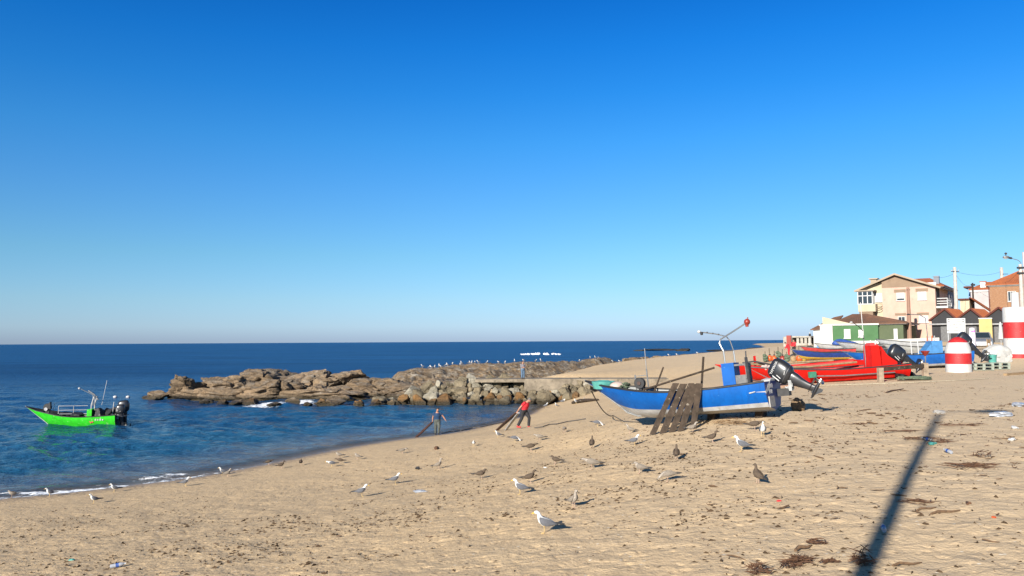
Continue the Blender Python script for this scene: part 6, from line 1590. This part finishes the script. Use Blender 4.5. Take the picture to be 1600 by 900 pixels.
# px, py of the feet, height in px, kind, pose, heading (0 = right, 180 = left, 90 = away, -90 = towards us), label
GULLS = [
 (18, 778, 10, 'pale', 'hunch', 180, 'faint gull standing in the foam at the far left of the waterline'),
 (77, 776, 12, 'adult', 'stand', 190, 'white headed gull on the wet sand, second from the left at the waterline'),
 (146, 787, 13, 'adult', 'stand', 195, 'gull with dark wings nearest the bottom left corner, shadow to its right'),
 (178, 769, 11, 'adult', 'stand', 185, 'small white fronted gull at the edge of the wet sand left'),
 (290, 760, 15, 'adult', 'stand', -10, 'pale gull walking right below the white wavelet at the left shore'),
 (347, 742, 11, 'adult', 'stand', 170, 'left gull of the pair at the water edge, turned to the water'),
 (356, 745, 13, 'pale', 'stand', 5, 'right gull of the pair at the water edge, walking right'),
 (420, 727, 8, 'brown', 'lean', 10, 'brown gull leaning forward on the wet sand at the water edge'),
 (440, 732, 11, 'brown', 'stand', 15, 'brownish gull walking right on the damp sand, left of a small dark one'),
 (470, 727, 8, 'brown', 'hunch', 80, 'small dark gull seen from behind on the damp sand'),
 (518, 730, 10, 'adult', 'lean', 185, 'white gull leaning left, nearest the viewer in the group of four by the water'),
 (531, 725, 8, 'brown', 'lean', 175, 'brownish gull crouching just behind the white leaning one'),
 (529, 716, 10, 'pale', 'hunch', 175, 'gull facing left closest to the water in the group of four'),
 (558, 718, 10, 'pale', 'hunch', 150, 'hunched gull at the right of the group of four by the water'),
 (566, 777, 20, 'adult', 'stand', -8, 'grey backed adult gull striding right on open sand, left of the centre'),
 (618, 757, 18, 'adult', 'stand', 0, 'grey backed adult gull behind and right of the striding one'),
 (629, 709, 8, 'pale', 'lean', 5, 'pale gull stretched low on the sand below the person in blue'),
 (686, 733, 17, 'pale', 'alert', 0, 'light brown gull with upright neck walking right, left of the centre'),
 (740, 698, 9, 'adult', 'hunch', -90, 'small hunched gull facing us between the two board draggers'),
 (753, 748, 16, 'brown', 'hunch', 0, 'brown winged gull standing with drawn in neck, long shadow to the right'),
 (778, 684, 10, 'adult', 'stand', 185, 'white headed gull just below the boards of the person in red'),
 (805, 691, 10, 'adult', 'peck', 0, 'pale grey gull pecking at the sand below the person in red'),
 (843, 689, 11, 'pale', 'lean', 180, 'mottled gull with outstretched neck facing left, right of the pecking grey one'),
 (830, 705, 13, 'brown', 'lean', 10, 'plain brown gull leaning right below the mottled one'),
 (882, 676, 9, 'pale', 'peck', 100, 'pale gull with head down, alone between the red person and the boat'),
 (867, 726, 13, 'brown', 'hunch', 170, 'brown backed gull with a white breast facing left in mid sand'),
 (829, 754, 18, 'brown', 'stand', 5, 'dark brown gull standing directly behind the second largest white gull'),
 (812, 773, 25, 'adult', 'stand', 172, 'second largest white gull, grey wings, facing left in front of a dark brown one'),
 (897, 794, 25, 'pale', 'alert', -50, 'pale young gull with thin legs facing right, up the sand from the largest gull'),
 (850, 833, 35, 'adult', 'stand', 176, 'largest gull, white with grey wings and black tail tips, lowest at centre'),
 (924, 734, 18, 'pale', 'lean', 178, 'mottled gull crouching forward to the left over its dark shadow'),
 (925, 700, 19, 'brown', 'alert', 80, 'upright brown gull seen from behind left of the blue boat bow'),
 (934, 667, 10, 'adult', 'peck', -5, 'grey winged gull bending down to the right beneath the blue bow'),
 (984, 678, 14, 'pale', 'stand', 165, 'mottled gull facing left just below the forefoot of the blue boat'),
 (992, 696, 18, 'adult', 'stand', 2, 'white gull with grey wings facing right below the blue hull'),
 (1083, 676, 16, 'pale', 'stand', 0, 'pale young gull facing right at the foot of the leaning planks'),
 (1057, 717, 23, 'brown', 'alert', 85, 'brown gull seen from behind, upright, below the leaning planks'),
 (1114, 692, 16, 'brown', 'stand', 8, 'dark brown gull facing right between the planks and the white gulls'),
 (1158, 705, 25, 'adult', 'stand', 178, 'big white and grey gull facing left below the blue boat stern'),
 (1180, 673, 16, 'brown', 'lean', 0, 'brown gull half hidden behind the upright white one near the stern'),
 (1192, 682, 24, 'adult', 'alert', -80, 'slim upright white gull facing us near the boat stern'),
 (999, 740, 18, 'pale', 'hunch', 175, 'round brownish gull facing left, left of one with its head down'),
 (1043, 752, 17, 'pale', 'peck', 178, 'pale gull with its head down facing left in the middle sand'),
 (1184, 756, 30, 'brown', 'alert', 125, 'large dark mottled gull looking back to the left, rightmost on the sand'),
 (853, 638, 9, 'adult', 'stand', 20, 'gull at the water edge right behind the person in red'),
 (869, 636, 6, 'adult', 'alert', 170, 'tiny gull right of the one behind the person in red'),
 (900, 631, 8, 'adult', 'stand', 190, 'white gull left of the driftwood log before the boulders'),
 (911, 629, 8, 'pale', 'stand', 0, 'gull by the middle of the driftwood log before the boulders'),
 (880, 628, 5, 'adult', 'sit', 0, 'small gull resting at the corner of the inlet'),
]
for (u, v, hp, kind, pz, hd, lab) in GULLS:
    g = on(u, v); d = g.y
    g.z = max(g.z + float(sand_relief(np.array([g.x]), np.array([g.y]), np.array([g.z]))[0]), .0) 
    sc_ = hp * d / F / PH[pz]
    gull(kind, pz, g, R(hd) + math.atan2(-g.x, g.y) * 1.0, min(1.35, max(.78, sc_)), lab, 'gulls scattered over the beach')
# gulls along the top of the platform and the far rocks
def plat_z(x, y): return float(plat_h(np.array([x]), np.array([y]))[0])
for i, (u, v) in enumerate([(660, 571), (671, 573), (674, 570), (679, 571), (686, 572), (689, 575), (696, 571), (699, 572), (707, 570), (719, 572), (721, 569), (733, 567), (735, 567), (737, 569), (742, 568), (747, 568), (761, 569), (779, 568), (789, 568), (804, 566), (818, 563), (837, 562), (845, 565), (905, 557), (922, 555), (930, 554), (934, 554), (957, 557)]):
    best = None
    for d in np.arange(86, 150, .5):
        p = at_d(u, v, d); z = plat_z(p.x, p.y)
        if z >= p.z: best = Vector((p.x, p.y, z)); break
    if best is None:
        ds_ = [(proj((at_d(u, v, d).x, d, plat_z(at_d(u, v, d).x, d)))[1], d) for d in np.arange(86, 150, 1.)]
        d = min(ds_)[1]; p = at_d(u, v, d); best = Vector((p.x, d, plat_z(p.x, d)))
    gull('adult', ('stand', 'alert', 'hunch')[i % 3], best - Vector((0, 0, .02)), R((170, 20, 185, -60, 100)[i % 5]), 1.08, 'small white gull in the row along the top of the rock platform', 'gulls resting along the rock platform')
for u, v in ((1045, 556.5), (1058, 556), (1090, 553.5), (968, 566)):
    p = on(u, v + 1)
    gull('adult', 'hunch', p + Vector((0, 0, .05)), R(170), 1.1, 'tiny distant gull on the far strip of rocks', 'gulls on the far strip of rocks')

# ------------------------------------------------------------------ litter, weed and wood on the sand
WEED = mat('dry_brown_weed', (.12, .055, .025), .8, .3, 20, .4, 60, col2=(.05, .026, .014))
TWIG = mat('driftwood_twig', (.15, .088, .045), .85, .3, 20, .4, 60, col2=(.06, .036, .02))
rb = random.Random(31)
def sand_z(x, y):
    z = gz(x, y); return z + float(sand_relief(np.array([x]), np.array([y]), np.array([z]))[0])
def scatter(name, label, m, spots, kind_len, seed):
    r = np.random.RandomState(seed); mb = MB()
    XY = np.array(spots); Z = ground(XY[:, 0], XY[:, 1]); Z = Z + sand_relief(XY[:, 0], XY[:, 1], Z)
    for (x, y), z in zip(XY, Z):
        L_ = kind_len[0] + (kind_len[1] - kind_len[0]) * r.rand() ** 3; a = r.rand() * 6.28; w_ = L_ * r.uniform(.03, .09) + .004; bd = r.uniform(-.8, .8)
        pts = []
        for k in range(4):
            t_ = k / 3 - .5; pts.append((x + L_ * t_ * math.cos(a) - bd * L_ * (t_ * t_) * math.sin(a), y + L_ * t_ * math.sin(a) + bd * L_ * (t_ * t_) * math.cos(a), z + .008 + r.rand() * .03))
        mb.tube(pts, [w_ * .5, w_ * .8, w_ * .7, w_ * .3], 4)
    return tag(mb.build(name, m, None, True, 60), label, 'litter', None, 'stuff')
def spots_px(n, u0, u1, v0, v1, seed, wgt=None):
    r = random.Random(seed); out = []
    while len(out) < n:
        u, v = r.uniform(u0, u1), r.uniform(v0, v1)
        if wgt and r.random() > wgt(u, v): continue
        out.append((u, v))
    return out
# spread over the ground in metres: the dry upper beach carries most of it
r = np.random.RandomState(12)
def field(n, x0, x1, y0, y1, keep):
    o = []
    while len(o) < n:
        P = np.stack([r.uniform(x0, x1, 4000), r.uniform(y0, y1, 4000)], 1); z = ground(P[:, 0], P[:, 1])
        k = keep(P[:, 0], P[:, 1], z)
        o += [tuple(p) for p, q in zip(P, k) if r.rand() < q]
    return o[:n]
band_ = lambda x, y, z: np.clip((z - .5) / 1.5, 0, 1) * np.clip(vn2(x * .35, y * .35, 77) * 2.6 - .9, .04, 1) * (np.abs(x / np.maximum(y, 1)) < .75)
scatter('seaweed_litter', 'scattered bits of dry brown seaweed over the sand', WEED, field(2300, -22, 30, 8, 46, band_), (.02, .11), 1)
right_ = lambda x, y, z: np.clip((x / np.maximum(y, 1) - .12) * 2.6, 0, 1) * np.clip(vn2(x * .6, y * .6, 78) * 3 - 1.2, .05, 1) * (x / np.maximum(y, 1) < .75)
scatter('twig_litter', 'thin driftwood twigs and reed bits on the upper sand', TWIG, field(620, 1, 26, 8, 36, right_), (.05, .34), 2)
def crumbs(name, label, m, spots, seed):
    """small dark lumps for weed, clods and the shade in footprints: five-cornered chips standing a little proud of the sand"""
    r = np.random.RandomState(seed); XY = np.array(spots); Z = ground(XY[:, 0], XY[:, 1]); Z = Z + sand_relief(XY[:, 0], XY[:, 1], Z); mb = MB()
    for (x, y), z in zip(XY, Z):
        L_ = .015 + .06 * r.rand() ** 2.6; a = r.normal(-.6, .8); ca, sa = math.cos(a), math.sin(a); w_ = L_ * r.uniform(.2, .5); h = L_ * r.uniform(.2, .6)
        P = [(-L_, 0, -.01), (-.2 * L_, -w_, -.01), (L_, -.2 * w_, -.01), (.3 * L_, w_, -.01), (-.1 * L_, .1 * w_, h), (.55 * L_, -.1 * w_, h * .6)]
        mb.add([(x + p * ca - q * sa, y + p * sa + q * ca, z + k) for p, q, k in P], [(0, 1, 4), (1, 2, 5, 4), (2, 3, 5), (3, 0, 4), (3, 4, 5), (3, 2, 1, 0)])
    return tag(mb.build(name, m, None, False), label, 'litter', None, 'stuff')
CRUMB = mat('dark_crumbs', (.075, .048, .028), .95, .3, 9, .3, 60, col2=(.035, .024, .015), spec=.1)  # dark chips stand in for shaded footprints as well as weed
crumbs('weed_and_shade_crumbs', 'countless small dark crumbs standing in for weed and shaded footprints in the sand', CRUMB, field(9500, -20, 22, 7, 36, lambda x, y, z: np.clip((z - .35) / .6, 0, 1) * np.clip(vn2(x * .9, y * .9, 79) * 3.2 - 1.1, .06, 1) * np.clip(vn2(x * .16, y * .16, 80) * 2.6 - .6, .10, 1) * np.clip(1.15 - 1.7 * np.maximum(0, x / np.maximum(y, 1)), .2, 1) * np.clip((34 - y) / 14, .15, 1) * (np.abs(x / np.maximum(y, 1)) < .75)), 3)
def clump(u, v, n, rad, L_, lab, m=WEED, name='seaweed_clump', hgt=.12, aniso=1.0, ang=0):
    g = on(u, v); mb = MB(); g.z = sand_z(g.x, g.y)
    for i in range(n):
        a = rb.uniform(0, 6.28); q = rb.random() ** .7 * rad
        x, y = q * math.cos(a), q * math.sin(a) * aniso
        x, y = x * math.cos(ang) - y * math.sin(ang), x * math.sin(ang) + y * math.cos(ang)
        b_ = rb.gauss(ang, .8); l_ = L_ * rb.uniform(.5, 1.4); w_ = rb.uniform(.003, .009); bn = rb.uniform(-.35, .35); tl = rb.uniform(-.5, .5) * hgt
        z0 = rb.uniform(0, hgt) * (1 - q / rad * .7)
        mb.tube([(x + l_ * (k / 4 - .5) * math.cos(b_) - bn * l_ * (k / 4 - .5) ** 2 * math.sin(b_), y + l_ * (k / 4 - .5) * math.sin(b_) + bn * l_ * (k / 4 - .5) ** 2 * math.cos(b_), max(.006, z0 + .012 + tl * (k / 4 - .5))) for k in range(5)], [w_ * .5, w_, w_ * 1.1, w_ * .8, w_ * .3], 5)
    return tag(mb.build(name, m, None, True, 60, g), lab, 'seaweed' if m is WEED else 'driftwood', 'clumps of dry weed on the sand')
clump(1150, 662, 50, .7, .5, 'long dry weed heap under the keel of the blue boat', mat('dry_ochre_weed', (.20, .115, .05), .85, .3, 20, .4, 60, col2=(.10, .06, .03)), hgt=.2, aniso=.5).__setitem__('category', 'seaweed')
clump(1246, 882, 68, .28, .26, 'thick reddish kelp clump at the bottom, left of the pole shadow', hgt=.12, aniso=.4, ang=.5)
clump(1186, 896, 44, .16, .18, 'bushy weed clump cut by the bottom edge left of the thick kelp', hgt=.16)
clump(1298, 881, 28, .14, .14, 'small kelp scrap between the thick kelp and the pole shadow', hgt=.06, aniso=.5)
clump(1348, 882, 44, .14, .2, 'upright kelp sprig standing in the pole shadow at the bottom', hgt=.28)
clump(1277, 852, 32, .14, .14, 'spiky weed sprig just above the thick kelp', hgt=.10, aniso=.5, ang=.2)
clump(1523, 729, 40, .62, .5, 'wide flat weed patch right of the middle of the pole shadow', hgt=.05, aniso=.45)
clump(1534, 714, 20, .2, .2, 'dark round weed ball above the wide flat patch', hgt=.22)
clump(1440, 686, 26, .5, .4, 'brown weed lying across the upper part of the pole shadow', hgt=.06, aniso=.45)
clump(1470, 692, 26, .42, .4, 'weed tangle with a bent stick right of the pole shadow', hgt=.14, aniso=.5, ang=.5)
clump(1515, 664, 26, .8, .4, 'strip of weed crumbs on the pale rise at the right', hgt=.05, aniso=.35)
clump(1404, 676, 18, .7, .5, 'thin weed streak left of the upper pole shadow', hgt=.04, aniso=.3, ang=.3)
clump(1432, 784, 20, .42, .34, 'weed scrap at the right edge of the lower pole shadow', hgt=.05, aniso=.4)
clump(1345, 663, 16, .5, .3, 'sparse weed crumbs on the sand below the red boat', hgt=.04, aniso=.4)
for (u0, v0, u1, v1, r_, lab, m) in ((1455, 803, 1500, 797, .022, 'long thin brown stick lying right of the pole shadow', TWIG), (1512, 790, 1516, 786, .02, 'short reddish stick right of the long thin one', WEED), (1395, 886, 1440, 878, .018, 'thin reed at the bottom right of the pole shadow', TWIG),
                                     (1243, 863, 1268, 855, .026, 'brown stick pointing at the spiky weed sprig', TWIG), (1433, 797, 1462, 793, .018, 'slender stick crossing the sand beside the pole shadow', TWIG), (895, 631, 935, 626, .14, 'dark driftwood log on the sand before the boulders', None), (1384, 614, 1412, 608, .03, 'dark thin stick on the sand below the timber rail', WEED)):
    a, b = on(u0, v0), on(u1, v1); a.z = sand_z(a.x, a.y); b.z = sand_z(b.x, b.y); d = b - a
    mb = MB().tube([Vector((0, 0, r_ * .6)), d * .3 + Vector((0, .05, r_ * 1.2)), d * .65 + Vector((0, -.04, r_)), d + Vector((0, 0, r_ * .6))], [r_, r_ * 1.1, r_ * .9, r_ * .5], 6)
    tag(mb.build('driftwood_stick' if m else 'driftwood_log', m or M['wood'], None, True, 60, a), lab, 'driftwood')
CLEAR = mat('clear_plastic', (.30, .32, .36), .2, .1, 8, .05, 20)
def bottle(u, v, rz, m, lab, s=1.0, lie=True):
    g = on(u, v); g.z = sand_z(g.x, g.y)
    t = thing('plastic_bottle', lab, 'bottle', g + Vector((0, 0, .04 * s)), 0, None, rot=Euler((0, R(82) if lie else 0, rz))); t.scale = (s,) * 3
    MB().lathe([(.0, 0), (.036, .002), (.04, .03), (.04, .06), (.037, .09), (.04, .12), (.04, .17), (.030, .22), (.014, .25)], (0, 0, 0), 14).build('bottle_body', m, t)
    MB().lathe([(.0405, .10), (.0405, .155)], (0, 0, 0), 14).build('label', M['tarp'], t)
    MB().lathe([(.016, .251), (.016, .275), (.0, .277)], (0, 0, 0), 10).build('cap', M['letter'], t)
bottle(172, 887, R(20), CLEAR, 'crushed clear bottle with a blue label at the bottom left', 1.0)
bottle(1487, 711, R(95), CLEAR, 'clear bottle lying upright to the view right of the pole shadow', 1.0)
bottle(1457, 690, R(120), mat('black_white_plastic', (.08, .08, .08), .4, .3, 20, 0, spots=(30, .55, (.6, .6, .6))), 'black and white bottle beside the weed tangle', 1.0)
bottle(1382, 834, R(70), CLEAR, 'pale bottle half in the lower pole shadow', .9)
def scrap(u, v, s, m, lab, seed, flat=.35):
    g = on(u, v); g.z = sand_z(g.x, g.y)
    o = bpy.data.objects.new('plastic_scrap', rock_mesh('plastic_scrap', seed, 3, 4, .3, m, 2.6)); COL.objects.link(o)
    o.location = g + Vector((0, 0, s * flat * .6)); o.scale = (s, s * .7, s * flat); o.rotation_euler = (0, 0, rb.uniform(0, 6)); tag(o, lab, 'litter')
scrap(1566, 651, .34, CLEAR, 'large clear plastic sheet crumpled on the rise at the right', 501, .3)
scrap(1592, 636, .3, CLEAR, 'clear plastic sheet at the right edge, higher up the sand', 502, .3)
scrap(1586, 670, .14, M['letter'], 'white paper scrap near the right edge', 503)
scrap(1580, 687, .13, M['letter'], 'white bent card below the white paper scrap', 504)
scrap(1467, 646, .2, M['plate'], 'pale flat scrap at the top of the pole shadow', 505)
scrap(1457, 695, .12, M['teal'], 'small teal scrap at the foot of the weed tangle', 506)
scrap(657, 769, .22, CLEAR, 'flat glassy plastic scrap on the open sand left of centre', 507, .2)
scrap(852, 731, .07, M['letter'], 'tiny white scrap left of the brown backed gull', 508)
scrap(1217, 783, .05, M['redcloth'], 'tiny red and white wrapper below the large dark mottled gull', 509)
scrap(682, 702, .17, WEED, 'dark weed lump on the sand below the person in blue', 510, .6)
scrap(653, 733, .12, M['rubber'], 'small dark scrap left of the gull with the upright neck', 511, .6)
scrap(112, 876, .07, M['teal'], 'greenish scrap on the sand at the bottom left', 512)
scrap(1553, 808, .045, M['orange'], 'tiny orange scrap on the sand at the right', 513)
# ropes and a line of seaweed
def rope_on(pts, r_, m, lab, up_=.02):
    P = []
    for (u, v) in pts: g = on(u, v); g.z = sand_z(g.x, g.y) + r_ + up_; P.append(g)
    Q = []
    for i in range(len(P) - 1):
        for k in range(6):
            a = P[i].lerp(P[i + 1], k / 6); a.z = max(a.z, sand_z(a.x, a.y) + r_); Q.append(a)
    Q.append(P[-1])
    tag(MB().tube(Q, r_, 6).build('rope', m), lab, 'rope')
rope_on([(1278, 604), (1340, 602), (1420, 599), (1500, 595), (1545, 592)], .022, M['rope'], 'long pale rope stretched over the sand right of the outboard motor')
rope_on([(835, 670), (848, 668), (858, 664.5), (872, 663.5), (888, 659.5), (905, 657), (915, 655.5)], .025, M['rope_dark'], 'dark line of seaweed trailing up the sand from the person in red')  # a line of seaweed, built as a thin dark strand
rope_on([(690, 678), (705, 675), (720, 674), (738, 669.5), (750, 668.5), (770, 664), (790, 660)], .025, M['rope_dark'], 'dark line of rope along the water edge between the two people')
b0 = inboat(6.55, 0, 1.15); e = on(958, 650)
pts = [b0.lerp(e, k / 10) - Vector((0, 0, 1.1 * (k / 10) * (1 - k / 10))) for k in range(11)]
pts = [Vector((p.x, p.y, max(p.z, gz(p.x, p.y) + .03))) for p in pts] + [on(975, 660) + Vector((0, 0, .03)), on(1000, 661) + Vector((0, 0, .03))]
tag(MB().tube(pts, .022, 6).build('rope', M['rope_dark']), 'bow rope hanging from the blue boat down to the sand', 'rope')
# wooden chocks that carry the blue boat's stern
for x, y in ((.6, -.45), (2.2, -.4)):
    p = inboat(x, y, .02); zg = gz(p.x, p.y)
    if p.z - zg > .06: tag(MB().span(-.3, .3, -.12, .12, -.05, p.z - zg).build('chock', M['wood'], None, False, 40, (p.x, p.y, zg), (0, 0, BZ + 1.57)), 'wooden chock in the shade under the blue boat, %s' % ('nearer the motor' if x < 1 else 'nearer the planks'), 'chock', 'chocks under the blue boat')

# ------------------------------------------------------------------ the lamp post on the promenade behind, whose shadow falls across the sand
tip = on(1467, 648); low_ = on(1345, 905)
dh = Vector((math.sin(R(SUN_AZ)), math.cos(R(SUN_AZ)), 0))
hl = LAMP_H = 13.2
zt = tip.z
base = Vector((tip.x, tip.y, 0)) - dh * ((hl) / math.tan(R(SUN_EL)))
lp = thing('street_lamp', 'tall promenade lamp post whose shadow falls across the sand', 'street lamp', (base.x, base.y, gz(base.x, base.y) - .2))
H_ = zt + hl - lp.location.z
MB().tube([(0, 0, 0), (0, 0, H_ * .5), (0, 0, H_)], [.17, .14, .10], 12).build('shaft', M['conc_pole'], lp)
sd_ = Vector((math.cos(R(SUN_AZ)), -math.sin(R(SUN_AZ)), 0))
MB().tube([Vector((0, 0, H_ - .1)), Vector((0, 0, H_ + .35)) + sd_ * .15, Vector((0, 0, H_ + .5)) + sd_ * .6, Vector((0, 0, H_ + .55)) + sd_ * 1.0], .035, 8).build('arm', M['galv'], lp)
MB().ell(Vector((0, 0, H_ + .58)) + sd_ * 1.4, (.55, .28, .16), Matrix.Rotation(-R(SUN_AZ), 3, 'Z')).build('lamp_head', M['galv'], lp)
print('LAMP base', base, 'low', low_, 'tip', tip, 'az', math.degrees(math.atan2(tip.x - low_.x, tip.y - low_.y)))
